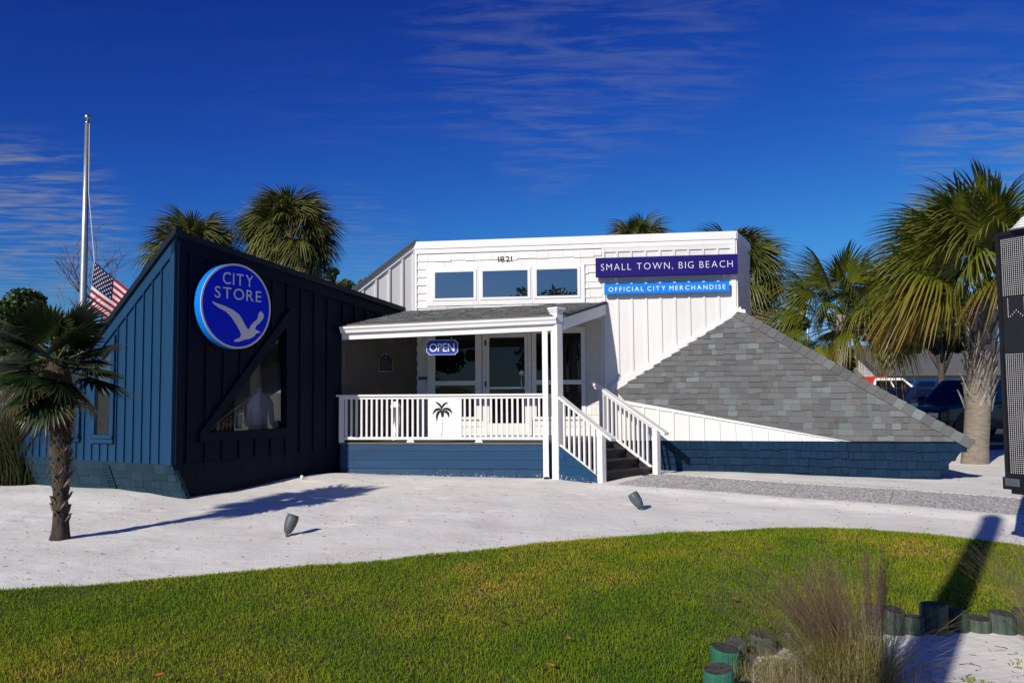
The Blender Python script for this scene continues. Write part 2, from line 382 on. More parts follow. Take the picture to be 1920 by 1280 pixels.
M['bushblade'] = leaf_mat('tall_grass_leaf', (0.022, 0.030, 0.007), tip=(0.12, 0.095, 0.05), trans=0.18, tip_from=0.5)
M['muhly'] = leaf_mat('muhly_grass_blade', (0.105, 0.105, 0.018), tip=(0.50, 0.43, 0.15), trans=0.25, tip_from=0.1, var=0.4)
M['plume'] = leaf_mat('muhly_grass_plume', (0.17, 0.085, 0.085), tip=(0.22, 0.12, 0.11), trans=0.35, tip_from=0.3)
M['straw'] = leaf_mat('dry_straw', (0.30, 0.24, 0.14), tip=(0.42, 0.36, 0.24), trans=0.15, tip_from=0.4)
M['post_green'] = mat('treated_timber_green', (0.017, 0.038, 0.028), 0.9, col2=(0.090, 0.105, 0.085), scale=9, stretch=(3, 3, 0.4), bump=0.8, bscale=30, bstretch=(4, 4, 0.25), obj_rand=0.25)
M['post_bright'] = mat('fresh_green_treated_timber', (0.010, 0.11, 0.065), 0.85, col2=(0.03, 0.14, 0.09), scale=9, stretch=(3, 3, 0.4), bump=0.8, bscale=30, bstretch=(4, 4, 0.25))
M['post_top'] = mat('charred_timber_end_grain', (0.018, 0.017, 0.017), 0.95, col2=(0.085, 0.08, 0.075), scale=26, bump=0.9, bscale=50, obj_rand=0.2)
M['leaf_orange'] = mat('fallen_leaf_orange', (0.42, 0.14, 0.035), 0.6, var=0.35, scale=40)
M['leaf_brown'] = mat('fallen_leaf_brown', (0.16, 0.075, 0.045), 0.7, var=0.35, scale=40)
M['lamp_grey'] = mat('slate_grey_powder_coat', (0.075, 0.09, 0.105), 0.5, var=0.25, scale=14)
M['lens'] = glass_mat('lamp_lens_glass', 0.2, (0.02, 0.02, 0.02))

M['shingles'] = []
for i, c in enumerate([(0.124, 0.127, 0.128), (0.106, 0.109, 0.111), (0.138, 0.155, 0.154), (0.120, 0.117, 0.111), (0.122, 0.131, 0.131), (0.162, 0.182, 0.180)]):
    M['shingles'].append(mat('asphalt_shingle_%s' % 'abcdef'[i], c, 0.95, spec=0.15, var=0.22, scale=90, detail=3, bump=0.6, bscale=160, obj_rand=0.10))

# sand: pale quartz sand with fine grain, faint tracks and specks
def sand_mat():
    m, t, b = mat_base('white_quartz_sand', 0.95, 0.1); n, l = t.nodes.new, t.links.new
    tc = n('ShaderNodeTexCoord')
    a = n('ShaderNodeTexNoise'); a.inputs['Scale'].default_value = 0.9; a.inputs['Detail'].default_value = 8; l(tc.outputs['Object'], a.inputs[0])
    x = n('ShaderNodeMix'); x.data_type = 'RGBA'; x.inputs[6].default_value = (0.69, 0.665, 0.600, 1); x.inputs[7].default_value = (0.80, 0.785, 0.725, 1)
    r = n('ShaderNodeMapRange'); r.inputs[1].default_value = 0.3; r.inputs[2].default_value = 0.7; l(a.outputs[0], r.inputs[0]); l(r.outputs[0], x.inputs[0])
    v = n('ShaderNodeTexVoronoi'); v.inputs['Scale'].default_value = 6.5; l(tc.outputs['Object'], v.inputs[0])
    vr = n('ShaderNodeMapRange'); vr.inputs[1].default_value = 0.035; vr.inputs[2].default_value = 0.06; l(v.outputs['Distance'], vr.inputs[0])
    wn = n('ShaderNodeSeparateColor'); l(v.outputs['Color'], wn.inputs[0])
    sel = n('ShaderNodeMath'); sel.operation = 'GREATER_THAN'; sel.inputs[1].default_value = 0.45; l(wn.outputs[0], sel.inputs[0])
    mxv = n('ShaderNodeMath'); mxv.operation = 'MAXIMUM'; l(vr.outputs[0], mxv.inputs[0]); l(sel.outputs[0], mxv.inputs[1])
    y = n('ShaderNodeMix'); y.data_type = 'RGBA'; y.inputs[6].default_value = (0.14, 0.12, 0.10, 1); l(mxv.outputs[0], y.inputs[0]); l(x.outputs[2], y.inputs[7])
    l(y.outputs[2], b.inputs['Base Color'])
    n1 = n('ShaderNodeTexNoise'); n1.inputs['Scale'].default_value = 55; n1.inputs['Detail'].default_value = 6; l(tc.outputs['Object'], n1.inputs[0])
    n2 = n('ShaderNodeTexNoise'); n2.inputs['Scale'].default_value = 7; n2.inputs['Detail'].default_value = 5; l(tc.outputs['Object'], n2.inputs[0])
    b1 = n('ShaderNodeBump'); b1.inputs['Strength'].default_value = 0.35; b1.inputs['Distance'].default_value = 0.012; l(n1.outputs[0], b1.inputs['Height'])
    b2 = n('ShaderNodeBump'); b2.inputs['Strength'].default_value = 0.18; b2.inputs['Distance'].default_value = 0.06; l(n2.outputs[0], b2.inputs['Height']); l(b1.outputs[0], b2.inputs['Normal'])
    l(b2.outputs[0], b.inputs['Normal'])
    return m
M['sand'] = sand_mat()
def aggregate_mat():
    m, t, b = mat_base('exposed_shell_aggregate', 0.9, 0.2); n, l = t.nodes.new, t.links.new
    tc = n('ShaderNodeTexCoord'); v = n('ShaderNodeTexVoronoi'); v.inputs['Scale'].default_value = 48; l(tc.outputs['Object'], v.inputs[0])
    s = n('ShaderNodeSeparateColor'); l(v.outputs['Color'], s.inputs[0])
    cr = n('ShaderNodeValToRGB'); e = cr.color_ramp.elements
    e[0].color = (0.15, 0.145, 0.135, 1); e[1].position = 0.95; e[1].color = (0.85, 0.84, 0.80, 1)
    for p, c in ((0.3, (0.34, 0.325, 0.30, 1)), (0.62, (0.46, 0.44, 0.41, 1)), (0.8, (0.62, 0.60, 0.56, 1))):
        k = e.new(p); k.color = c
    l(s.outputs[0], cr.inputs[0]); l(cr.outputs[0], b.inputs['Base Color'])
    bp = n('ShaderNodeBump'); bp.inputs['Strength'].default_value = 0.5; bp.inputs['Distance'].default_value = 0.01; bp.invert = True; l(v.outputs['Distance'], bp.inputs['Height']); l(bp.outputs[0], b.inputs['Normal'])
    return m
M['aggregate'] = aggregate_mat()
M['soil'] = mat('lawn_soil', (0.035, 0.040, 0.012), 0.95, col2=(0.075, 0.065, 0.025), scale=5, bump=0.6)
M['far_ground'] = mat('rough_grassland', (0.05, 0.062, 0.02), 0.95, col2=(0.12, 0.10, 0.06), scale=0.15)
M['asphalt'] = mat('grey_asphalt', (0.05, 0.05, 0.052), 0.9, var=0.2, scale=3, bump=0.3, bscale=80)

def lawn_blade_mat():
    m, t, b = mat_base('lawn_blade', 0.65, 0.12); n, l = t.nodes.new, t.links.new
    at = n('ShaderNodeAttribute'); at.attribute_name = 'dry'; th = n('ShaderNodeAttribute'); th.attribute_name = 't'
    cr = n('ShaderNodeValToRGB'); e = cr.color_ramp.elements
    e[0].color = (0.066, 0.140, 0.004, 1); e[1].color = (0.50, 0.29, 0.07, 1)
    for p, c in ((0.35, (0.120, 0.190, 0.005, 1)), (0.6, (0.20, 0.22, 0.008, 1)), (0.8, (0.33, 0.25, 0.03, 1))):
        k = e.new(p); k.color = c
    l(at.outputs['Fac'], cr.inputs[0])
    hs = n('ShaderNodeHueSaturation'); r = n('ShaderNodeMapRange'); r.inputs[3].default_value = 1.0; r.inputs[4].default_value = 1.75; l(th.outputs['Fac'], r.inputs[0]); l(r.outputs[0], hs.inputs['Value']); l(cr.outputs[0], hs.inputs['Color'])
    l(hs.outputs[0], b.inputs['Base Color'])
    tr = n('ShaderNodeBsdfTranslucent'); l(hs.outputs[0], tr.inputs['Color']); mx = n('ShaderNodeMixShader'); mx.inputs[0].default_value = 0.3
    l(b.outputs[0], mx.inputs[1]); l(tr.outputs[0], mx.inputs[2]); l(mx.outputs[0], t.nodes['Material Output'].inputs['Surface'])
    return m
M['lawn'] = lawn_blade_mat()

# ------------------------------------------------------------------ terrain
def inside(x, y, P=None):
    P = LP if P is None else P
    c = np.zeros(x.shape, bool); j = len(P) - 1
    for i in range(len(P)):
        xi, yi = P[i]; xj, yj = P[j]
        h = ((yi > y) != (yj > y)) & (x < (xj - xi) * (y - yi) / (yj - yi + 1e-12) + xi)
        c ^= h; j = i
    return c
def edge_dist(x, y, P=None):
    P = LP if P is None else P
    d = np.full(x.shape, 9.0)
    for i in range(len(P)):
        a = P[i]; b = P[(i + 1) % len(P)]; ab = b - a; L2 = (ab ** 2).sum() + 1e-9
        t = np.clip(((x - a[0]) * ab[0] + (y - a[1]) * ab[1]) / L2, 0, 1)
        d = np.minimum(d, np.hypot(x - a[0] - t * ab[0], y - a[1] - t * ab[1]))
    return d
tn = [(1148, 908), (1310, 919), (1480, 933), (1668, 945), (1935, 968), (2250, 1000)]
tf = [(1228, 886), (1338, 895), (1500, 906), (1676, 917), (1925, 934), (2200, 952)]
PATHP = np.array([tuple(onZ(*q, 0.03).xy) for q in tn + tf[::-1]])
def smooth_noise(seed, n=8, amp=1.0, lo=0.3, hi=2.0):
    g = np.random.default_rng(seed); k = g.uniform(lo, hi, n); a = g.uniform(0, 2 * PI, n); ph = g.uniform(0, 2 * PI, n); w = g.uniform(0.4, 1, n) / np.sqrt(k)
    w = amp * w / w.sum()
    def f(x, y):
        s = 0
        for i in range(n): s = s + w[i] * np.sin(k[i] * (x * math.cos(a[i]) + y * math.sin(a[i])) + ph[i])
        return s
    return f
_sn1 = smooth_noise(3, 8, 0.05, 0.4, 1.6); _sn2 = smooth_noise(4, 14, 0.018, 2.5, 9); _sn3 = smooth_noise(41, 16, 0.006, 10, 26)
def sand_z(x, y):
    x = np.asarray(x, float); y = np.asarray(y, float)
    z = _sn1(x, y) + _sn2(x, y) + _sn3(x, y) * (y < 14.5) - 0.015
    z = z + 0.10 * np.exp(-((x + 3.3) / 1.3) ** 2 - ((y - 14.3) / 1.0) ** 2)      # drift against the blue wing
    z = z + 0.05 * np.exp(-((x + 1.0) / 2.4) ** 2 - ((y - 14.0) / 1.2) ** 2)      # drift along the deck
    z = z + 0.07 * np.exp(-((x + 6.8) / 1.5) ** 2 - ((y - 12.6) / 0.8) ** 2)
    ip = inside(x, y, PATHP); de = edge_dist(x, y, PATHP); f = np.clip(1.4 - de / 0.35, 0, 1)
    return np.where(ip & (de > .09), -.02, z * (1 - f) + f * (0.036 + .2 * _sn2(x, y)))
gx = np.arange(-19, 19.01, 0.07); gy = np.arange(0.5, 23.01, 0.07)
GX, GY = np.meshgrid(gx, gy)
GZ = sand_z(GX, GY)
gfp = random.Random(17)
def footprint(x, y, a, depth):
    u = (GX - x) * math.cos(a) + (GY - y) * math.sin(a); v = -(GX - x) * math.sin(a) + (GY - y) * math.cos(a)
    q = (u / .15) ** 2 + (v / .065) ** 2
    return np.where(q < 9, -depth * np.exp(-q) + depth * .45 * np.exp(-((np.sqrt(q) - 1.7) / .45) ** 2), 0)
for (x0, y0, x1, y1) in ((-7.5, 10.6, 1.2, 12.4), (-2.6, 9.2, 2.6, 12.8), (3.0, 12.0, -4.0, 13.6), (1.6, 11.4, 6.6, 10.9), (-8.0, 9.4, -3.2, 11.6)):
    ln_f = math.hypot(x1 - x0, y1 - y0); a_f = math.atan2(y1 - y0, x1 - x0); k_f = 0
    while k_f * .66 < ln_f:
        t_f = k_f * .66 / ln_f; sd_f = .11 if k_f % 2 else -.11
        GZ = GZ + footprint(x0 + (x1 - x0) * t_f - math.sin(a_f) * sd_f + gfp.uniform(-.06, .06), y0 + (y1 - y0) * t_f + math.cos(a_f) * sd_f + gfp.uniform(-.06, .06), a_f + gfp.uniform(-.25, .25), gfp.uniform(.010, .022)); k_f += 1
nx, ny = len(gx), len(gy)
idx = np.arange(nx * ny).reshape(ny, nx)
faces = np.stack([idx[:-1, :-1].ravel(), idx[:-1, 1:].ravel(), idx[1:, 1:].ravel(), idx[1:, :-1].ravel()], 1)
struct(np_mesh('sand', np.stack([GX.ravel(), GY.ravel(), GZ.ravel()], 1), faces, M['sand'], smooth=True))
mb = MB(); mb.quad((-900, -900, -0.25), (900, -900, -0.25), (900, 900, -0.25), (-900, 900, -0.25))
struct(mb.build('ground', M['far_ground']))
mb = MB(); mb.quad((6, 20.5, -0.02), (60, 20.5, -0.02), (60, 48, -0.02), (6, 48, -0.02))
struct(mb.build('parking_lot', M['asphalt']))
mb = MB(); mb.quad((-80, -22, -0.20), (80, -22, -0.20), (80, -8, -0.20), (-80, -8, -0.20))
struct(mb.build('road', M['asphalt']))

# lawn edge, traced on the ground, from left to right
edge_px = [(-260, 1118), (-60, 1100), (60, 1093), (160, 1088), (300, 1076), (420, 1066), (560, 1058), (700, 1048), (860, 1034), (1000, 1019), (1150, 1005), (1300, 994), (1430, 987), (1540, 986), (1640, 990), (1740, 997), (1830, 1006), (1920, 1018), (2060, 1045), (2200, 1090)]
edge_w = [onZ(px, py, 0.0) for px, py in edge_px]
bed_px = [(2200, 1185), (1960, 1182), (1892, 1180), (1848, 1178), (1808, 1178), (1765, 1180), (1722, 1184), (1685, 1186), (1645, 1182), (1600, 1192), (1560, 1205), (1493, 1212), (1437, 1222), (1395, 1245), (1365, 1268), (1352, 1300), (1330, 1370)]
bed_w = [onZ(px, py, 0.0) for px, py in bed_px]
lawn_poly = [(p.x, p.y) for p in edge_w] + [(p.x, p.y) for p in bed_w] + [(1.2, 1.6), (-9, 1.6), (-9, edge_w[0].y)]
LP = np.array(lawn_poly)
_ln = smooth_noise(9, 10, 0.03, 0.6, 2.4)
def lawn_z(x, y, d):
    return sand_z(x, y) + 0.045 * np.clip(d / 0.25, 0, 1) + _ln(x, y) * np.clip(d / 0.6, 0, 1) - 0.008
lx = np.arange(-9.2, 9.2, 0.08); ly = np.arange(1.5, 10.6, 0.08)
LX, LY = np.meshgrid(lx, ly)
LD = edge_dist(LX, LY); LI = inside(LX, LY)
LZ = np.where(LI, lawn_z(LX, LY, LD), sand_z(LX, LY) - 0.04)
n2x, n2y = len(lx), len(ly); id2 = np.arange(n2x * n2y).reshape(n2y, n2x)
fl = np.stack([id2[:-1, :-1].ravel(), id2[:-1, 1:].ravel(), id2[1:, 1:].ravel(), id2[1:, :-1].ravel()], 1)
keep = LI.ravel()[fl].any(1)
struct(np_mesh('lawn_soil', np.stack([LX.ravel(), LY.ravel(), LZ.ravel()], 1), fl[keep], M['soil'], smooth=True))

# lawn blades
def blades(n, xs, ys, zs, h, w, dry, lean=0.5, seed=1):
    g = np.random.default_rng(seed)
    az = g.uniform(0, 2 * PI, n); ln = g.uniform(0.1, 1.0, n) * lean * h; fa = g.uniform(0, PI, n)
    dx, dy = np.cos(az) * ln, np.sin(az) * ln; wx, wy = np.cos(fa) * w / 2, np.sin(fa) * w / 2
    V = np.zeros((n, 5, 3), np.float32)
    V[:, 0] = np.stack([xs - wx, ys - wy, zs - 0.006], 1); V[:, 1] = np.stack([xs + wx, ys + wy, zs - 0.006], 1)
    V[:, 2] = np.stack([xs + wx * .8 + dx * .35, ys + wy * .8 + dy * .35, zs + h * .6], 1); V[:, 3] = np.stack([xs - wx * .8 + dx * .35, ys - wy * .8 + dy * .35, zs + h * .6], 1)
    V[:, 4] = np.stack([xs + dx, ys + dy, zs + h * (1 - 0.25 * (ln / h) ** 2)], 1)
    b = np.arange(n) * 5
    F = np.concatenate([np.stack([b, b + 1, b + 2], 1), np.stack([b, b + 2, b + 3], 1), np.stack([b + 3, b + 2, b + 4], 1)])
    T = np.tile(np.array([0, 0, .6, .6, 1], np.float32), n)
    return V.reshape(-1, 3), F, {'t': T, 'dry': np.repeat(dry, 5)}
_dry = smooth_noise(21, 12, 1.0, 0.8, 4.0); _dry2 = smooth_noise(22, 16, 1.0, 4, 14)
NB = 760000
yy = 1.7 + (10.4 - 1.7) * rng.random(NB) ** 1.15
half = np.clip(0.75 * yy + 1.2, 2.5, 8.6)
xx = (rng.random(NB) * 2 - 1) * half
yj = yy + 0.055 * _dry2(xx * 1.6, yy * .5) + 0.03 * _dry2(xx * 4.2 + 3, yy)
dd = edge_dist(xx, yj); ii = inside(xx, yj)
ok = ii & (rng.random(NB) < np.clip(0.25 + dd / 0.25, 0, 1)) & (yy > 2.6)
out_ok = (~ii) & (dd < 0.55) & (rng.random(NB) < 0.10 * np.clip(1 - dd / 0.55, 0, 1)) & (_dry2(xx, yy) > 0.12) & (yy > 6)
sel = ok | out_ok
xx, yy, dd, io = xx[sel], yy[sel], dd[sel], ii[sel]
nb = len(xx)
hh = (0.012 + 0.017 * rng.random(nb)) * np.where(rng.random(nb) < .05, 1.9, 1.0) * np.where(io, 1, 0.6) * (1 + 0.35 * _dry(xx * 1.7, yy * 1.7))
dv = np.clip(0.36 + 0.48 * _dry(xx, yy) + 0.36 * _dry2(xx, yy) + rng.normal(0, 0.17, nb), 0, 1)
zz_ = np.where(io, lawn_z(xx, yy, dd), sand_z(xx, yy))
V, F_, A_ = blades(nb, xx, yy, zz_, hh, 0.0030 + 0.0014 * rng.random(nb) + 0.0004 * np.maximum(yy - 5, 0), dv, lean=0.9, seed=5)
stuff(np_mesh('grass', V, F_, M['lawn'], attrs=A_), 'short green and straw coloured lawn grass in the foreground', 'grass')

# little weeds on the sand bed behind the posts and twigs on the sand
def in_bed(x, y):
    return ~inside(x, y) & (y < 5.6) & (x > 1.3)
nw = 16000
wx_ = rng.uniform(1.3, 5.6, nw); wy_ = rng.uniform(2.9, 5.2, nw)
_wd = smooth_noise(31, 14, 1.0, 3, 11)
kw = in_bed(wx_, wy_) & (_wd(wx_, wy_) > 0.10)
wx_, wy_ = wx_[kw], wy_[kw]
V, F_, A_ = blades(len(wx_), wx_, wy_, sand_z(wx_, wy_), 0.012 + 0.014 * rng.random(len(wx_)), 0.007 + 0.006 * rng.random(len(wx_)), np.clip(rng.normal(0.5, .15, len(wx_)), 0, 1), lean=1.6, seed=6)
stuff(np_mesh('weeds', V, F_, M['lawn'], attrs=A_), 'low green weeds sprouting on the sand behind the timber posts', 'weeds')
def litter(name, n, xr, yr, ln, test, m, label, cat, seed):
    g = np.random.default_rng(seed); x = g.uniform(*xr, n); y = g.uniform(*yr, n); k = test(x, y); x, y = x[k], y[k]; n = len(x)
    a = g.uniform(0, PI, n); l_ = g.uniform(*ln, n); w = g.uniform(0.0008, 0.0024, n); h = w
    z = sand_z(x, y) + 0.002
    V = np.zeros((n, 6, 3), np.float32); c, s_ = np.cos(a), np.sin(a)
    for q, (u, v, hz) in enumerate([(-1, -1, 0), (-1, 1, 0), (-1, 0, 1), (1, -1, 0), (1, 1, 0), (1, 0, 1)]):
        V[:, q] = np.stack([x + c * u * l_ / 2 - s_ * v * w, y + s_ * u * l_ / 2 + c * v * w, z + hz * h * 2], 1)
    b = np.arange(n) * 6
    F = np.concatenate([np.stack([b, b + 2, b + 5, b + 3], 1), np.stack([b + 2, b + 1, b + 4, b + 5], 1)])
    stuff(np_mesh(name, V.reshape(-1, 3), F, m), label, cat)
litter('sand_litter', 1700, (-9, 10), (6.4, 14), (0.008, 0.045), lambda x, y: ~inside(x, y), M['bark'], 'scattered dark twigs and leaf bits on the pale sand', 'litter', 51)
litter('bed_litter', 900, (1.3, 5.6), (2.9, 5.2), (0.008, 0.07), in_bed, M['bark'], 'dry twigs and needles on the sand behind the timber posts', 'litter', 52)

# ------------------------------------------------------------------ path of shell aggregate slabs, from the foot of the steps to the right
pathway = bpy.data.objects.new('path', None); COL.objects.link(pathway); struct(pathway)
for i in range(5):
    a, b = onZ(*tn[i], 0.03), onZ(*tn[i + 1], 0.03); c, d = onZ(*tf[i + 1], 0.03), onZ(*tf[i], 0.03)
    def shr(p, q, e): return p + (q - p).normalized() * e
    a2, b2, c2, d2 = shr(a, b, .003), shr(b, a, .003), shr(c, d, .003), shr(d, c, .003)
    q = []
    for p in (a2, b2, c2, d2): q.append(Vector((p.x, p.y, -0.09)))
    for p in (a2, b2, c2, d2): q.append(Vector((p.x, p.y, 0.035)))
    mb = MB().hexa(q); mb.build('slab', M['aggregate'], pathway)

# ================================================================== the shop building
FLOOR = 0.64
SKIRT_TOP = 0.52
LW = Wall(-5.07, 12.0, 150)                 # left wing, sunlit side
LWF = LW.flip()                             # same, normal to the outside
LF = Wall(-5.07, 12.0, 59)                  # left wing, shaded front
FC = Wall(-2.03, 16.7, -8)                  # white upper facade
DW = FC.shifted(-0.35)                      # door wall under the porch roof
bl = thing('shop_building', 'angular blue and white timber shop with grey shingle roofs and a porch', 'building', (0, 14.5, 0))
corner_z = LF.uz(326, 437)[1]
uFC = lambda px: FC.uz(px, 600)[0]

# ---- left wing
def lw_top(u):                               # top edge of the sunlit side falls away from the corner
    return corner_z - 0.80 * u
lw_len = (corner_z - 0.35) / 0.80
uLF_end = 5.75
lf_end_z = 3.24
def lf_top(u): return corner_z + (lf_end_z - corner_z) * u / uLF_end
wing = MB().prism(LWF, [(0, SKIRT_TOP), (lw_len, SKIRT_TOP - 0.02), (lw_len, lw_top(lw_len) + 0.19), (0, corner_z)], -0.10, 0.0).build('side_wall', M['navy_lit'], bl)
k = 0; u = 0.105
while u < lw_len - 0.4:
    zt = lw_top(u) - 0.03
    if not (1.42 < u < 2.0 or 2.35 < u < 2.8):
        MB().box(LWF, u - 0.011, u + 0.011, 0.002, 0.024, SKIRT_TOP, zt).build('batten', M['navy_lit'], wing)
    else:
        MB().box(LWF, u - 0.011, u + 0.011, 0.002, 0.024, SKIRT_TOP, 0.78).build('batten', M['navy_lit'], wing)
    u += 0.21
# fascia along the sloping eave, frieze band under it
def slope_board(F, u0, u1, top, d0, d1, n0, n1):
    return MB().hexa([F.p(u0, n0, top(u0) - d1), F.p(u1, n0, top(u1) - d1), F.p(u1, n1, top(u1) - d1), F.p(u0, n1, top(u0) - d1),
                      F.p(u0, n0, top(u0) - d0), F.p(u1, n0, top(u1) - d0), F.p(u1, n1, top(u1) - d0), F.p(u0, n1, top(u0) - d0)])
slope_board(LWF, 0.0, lw_len, lw_top, 0.06, 0.27, 0.003, 0.030).build('frieze_board', M['navy_lit'], wing)
slope_board(LWF, -0.08, lw_len + .1, lw_top, -0.04, 0.065, -0.05, 0.075).build('eave_trim', M['navy_edge'], wing)
MB().box(LWF, 0.0, 0.085, 0.004, 0.03, SKIRT_TOP - .01, corner_z - 0.1).build('corner_board', M['navy_lit'], wing)
# two slot windows in the sunlit side, tops parallel to the roof edge
for (ua, ub) in ((1.40, 1.98), (2.30, 2.78)):
    z0 = 0.80
    wpoly = [(ua, z0), (ub, z0), (ub, lw_top(ub) - 0.36), (ua, lw_top(ua) - 0.36)]
    ipoly = [(ua + .09, z0 + .13), (ub - .09, z0 + .13), (ub - .09, lw_top(ub) - 0.36 - .04), (ua + .09, lw_top(ua) - 0.36 - .19)]
    wn_ = MB().prism(LWF, wpoly, 0.003, 0.045, holes=[ipoly]).build('window', M['navy_lit'], bl)
    MB().prism(LWF, ipoly, 0.006, 0.012).build('pane', M['winglass'], wn_)
    MB().box(LWF, ua - .02, ub + .02, 0.046, 0.075, z0 + 0.075, z0 + .115).build('sill', M['navy_lit'], wn_)

# front face with the triangular shop window
def lfp(px, py): return LF.uz(px, py)
tri_in = [lfp(389, 810), lfp(534, 803), lfp(534, 612)]
zb = (tri_in[0][1] + tri_in[1][1]) / 2
tri_in = [(tri_in[0][0], zb), (tri_in[1][0], zb), (tri_in[2][0], tri_in[2][1])]
tri_out = [lfp(371, 829), lfp(541, 817), lfp(541, 578), lfp(372, 810)]
zo = (tri_out[0][1] + tri_out[1][1]) / 2
tri_out = [(tri_out[0][0], zo), (tri_out[1][0], zo), tri_out[2], tri_out[3]]
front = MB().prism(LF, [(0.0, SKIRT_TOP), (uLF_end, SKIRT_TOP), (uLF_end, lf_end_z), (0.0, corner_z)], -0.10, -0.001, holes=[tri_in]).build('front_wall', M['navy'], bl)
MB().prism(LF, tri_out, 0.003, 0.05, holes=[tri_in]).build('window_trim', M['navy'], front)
# the diagonal board runs on past the top of the window
pane = MB().prism(LF, tri_in, -0.06, -0.055).build('pane', M['clearglass'], front)
u = 0.24
def diag_z(uu):                               # upper edge of the diagonal trim
    (ua, za), (ub, zb_) = tri_out[3], tri_out[2]
    return za + (zb_ - za) * (uu - ua) / (ub - ua)
while u < 3.5:
    zt = lf_top(u) - 0.05
    if tri_out[0][0] < u < tri_out[1][0]:
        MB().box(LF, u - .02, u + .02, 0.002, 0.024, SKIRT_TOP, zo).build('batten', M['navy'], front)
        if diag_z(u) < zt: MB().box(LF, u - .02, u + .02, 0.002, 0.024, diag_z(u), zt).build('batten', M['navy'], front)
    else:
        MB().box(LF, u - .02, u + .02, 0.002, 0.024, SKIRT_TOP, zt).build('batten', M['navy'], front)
    u += 0.33
for j in range(5):
    uu = 3.62 + .33 * j
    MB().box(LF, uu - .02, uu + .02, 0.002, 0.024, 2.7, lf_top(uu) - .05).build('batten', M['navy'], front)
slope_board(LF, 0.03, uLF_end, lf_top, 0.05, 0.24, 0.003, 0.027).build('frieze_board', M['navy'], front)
slope_board(LF, -0.05, uLF_end, lf_top, -0.04, 0.055, -0.05, 0.07).build('eave_trim', M['navy_edge'], front)
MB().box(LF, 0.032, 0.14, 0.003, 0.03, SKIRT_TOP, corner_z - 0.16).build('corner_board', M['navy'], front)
# roof of the left wing
A1 = LF.p(0, 0, corner_z + .01); R1 = LF.p(uLF_end, 0, lf_end_z + .01); B1 = LWF.p(lw_len, 0, lw_top(lw_len) + .05); D1 = Vector((-7.2, 20.5, 0.9))
mb = MB()
up = Vector((0, 0, 0.05))
mb.hexa([A1, R1, D1, B1, A1 + up, R1 + up, D1 + up, B1 + up]); mb.build('wing_roof', M['shingles'][1], bl)

# sloping shake skirts at the foot of the walls
def shakes(F, u0, u1, z0, z1, rows, wlo, whi, m, parent, seed, t=0.014, ragged=0.012, top=None, bot=None, left=None, right=None, name='shake', gap=0.004):
    g = random.Random(seed); ch = (z1 - z0) / rows
    for r in range(rows):
        zb_ = z0 + r * ch; zt_ = zb_ + ch * 1.06; u = u0 - g.random() * whi * .6
        while u < u1:
            w = g.uniform(wlo, whi); a, b = max(u, u0), min(u + w - gap, u1); u += w
            zl = zb_ + g.uniform(-ragged, ragged) * (0.3 if g.random() < .5 else 1)
            zc = (zb_ + zt_) / 2
            if left: a = max(a, left(zc))
            if right: b = min(b, right(zc))
            if b - a < 0.03: continue
            mid = (a + b) / 2
            zt2, zl2 = zt_, zl
            if top and zl > top(mid) - 0.03: continue
            if top: zt2 = min(zt_, min(top(a), top(b)))
            if bot and zt2 < bot(mid) + 0.03: continue
            tt = t * g.uniform(0.75, 1.25)
            mb = MB().hexa([F.p(a, 0, zl2), F.p(b, 0, zl2), F.p(b, tt, zl2), F.p(a, tt, zl2), F.p(a, 0, zt2), F.p(b, 0, zt2), F.p(b, .002, zt2), F.p(a, .002, zt2)])
            mb.build(name, m, parent)
def skirt(pa, pb, qa, qb, name, m, ms, parent, rows, seed, wlo, whi, t=0.014):
    """inward-leaning panel: top edge pa-pb, bottom edge qa-qb"""
    ex = (pb - pa).normalized(); down = ((qa + qb) / 2 - (pa + pb) / 2); down = (down - ex * down.dot(ex)); hgt = down.length; ez = -down.normalized()
    ey = ex.cross(ez)
    if ey.y > 0: ey = -ey
    F = Frame(pa, ex, ey, ez)
    la = (qa - pa).dot(ex); lb = (qb - pa).dot(ex); ln = (pb - pa).length
    p = MB().prism(F, [(0, 0), (ln, 0), (lb, -hgt), (la, -hgt)], -0.06, -0.002).build(name, m, parent)
    shakes(F, min(0, la), max(ln, lb), -hgt, 0, rows, wlo, whi, ms, p, seed, t=t, ragged=.02, left=lambda z: la * (-z / hgt), right=lambda z: ln + (lb - ln) * (-z / hgt))
    return p, F, hgt
c_top = LF.p(0, -0.01, SKIRT_TOP); c_bot = Vector((-4.83, 12.16, -0.14))
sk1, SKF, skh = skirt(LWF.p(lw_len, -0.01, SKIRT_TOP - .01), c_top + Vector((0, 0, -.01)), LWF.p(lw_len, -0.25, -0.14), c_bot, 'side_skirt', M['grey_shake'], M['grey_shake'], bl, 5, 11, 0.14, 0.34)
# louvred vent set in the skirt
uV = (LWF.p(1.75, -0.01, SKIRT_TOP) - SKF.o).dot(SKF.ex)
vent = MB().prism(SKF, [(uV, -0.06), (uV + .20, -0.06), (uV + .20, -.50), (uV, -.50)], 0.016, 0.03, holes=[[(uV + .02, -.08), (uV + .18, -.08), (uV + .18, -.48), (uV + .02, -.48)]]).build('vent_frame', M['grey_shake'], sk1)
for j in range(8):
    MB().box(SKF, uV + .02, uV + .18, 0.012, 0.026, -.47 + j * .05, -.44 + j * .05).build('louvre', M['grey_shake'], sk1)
skirt(c_top + Vector((0.02, 0, -.01)), LF.p(3.55, -.01, SKIRT_TOP - .01), c_bot + Vector((.01, 0.0, 0)), LF.p(3.75, -.30, -0.14), 'front_skirt', M['navy'], M['navy'], bl, 5, 12, 0.16, 0.36)

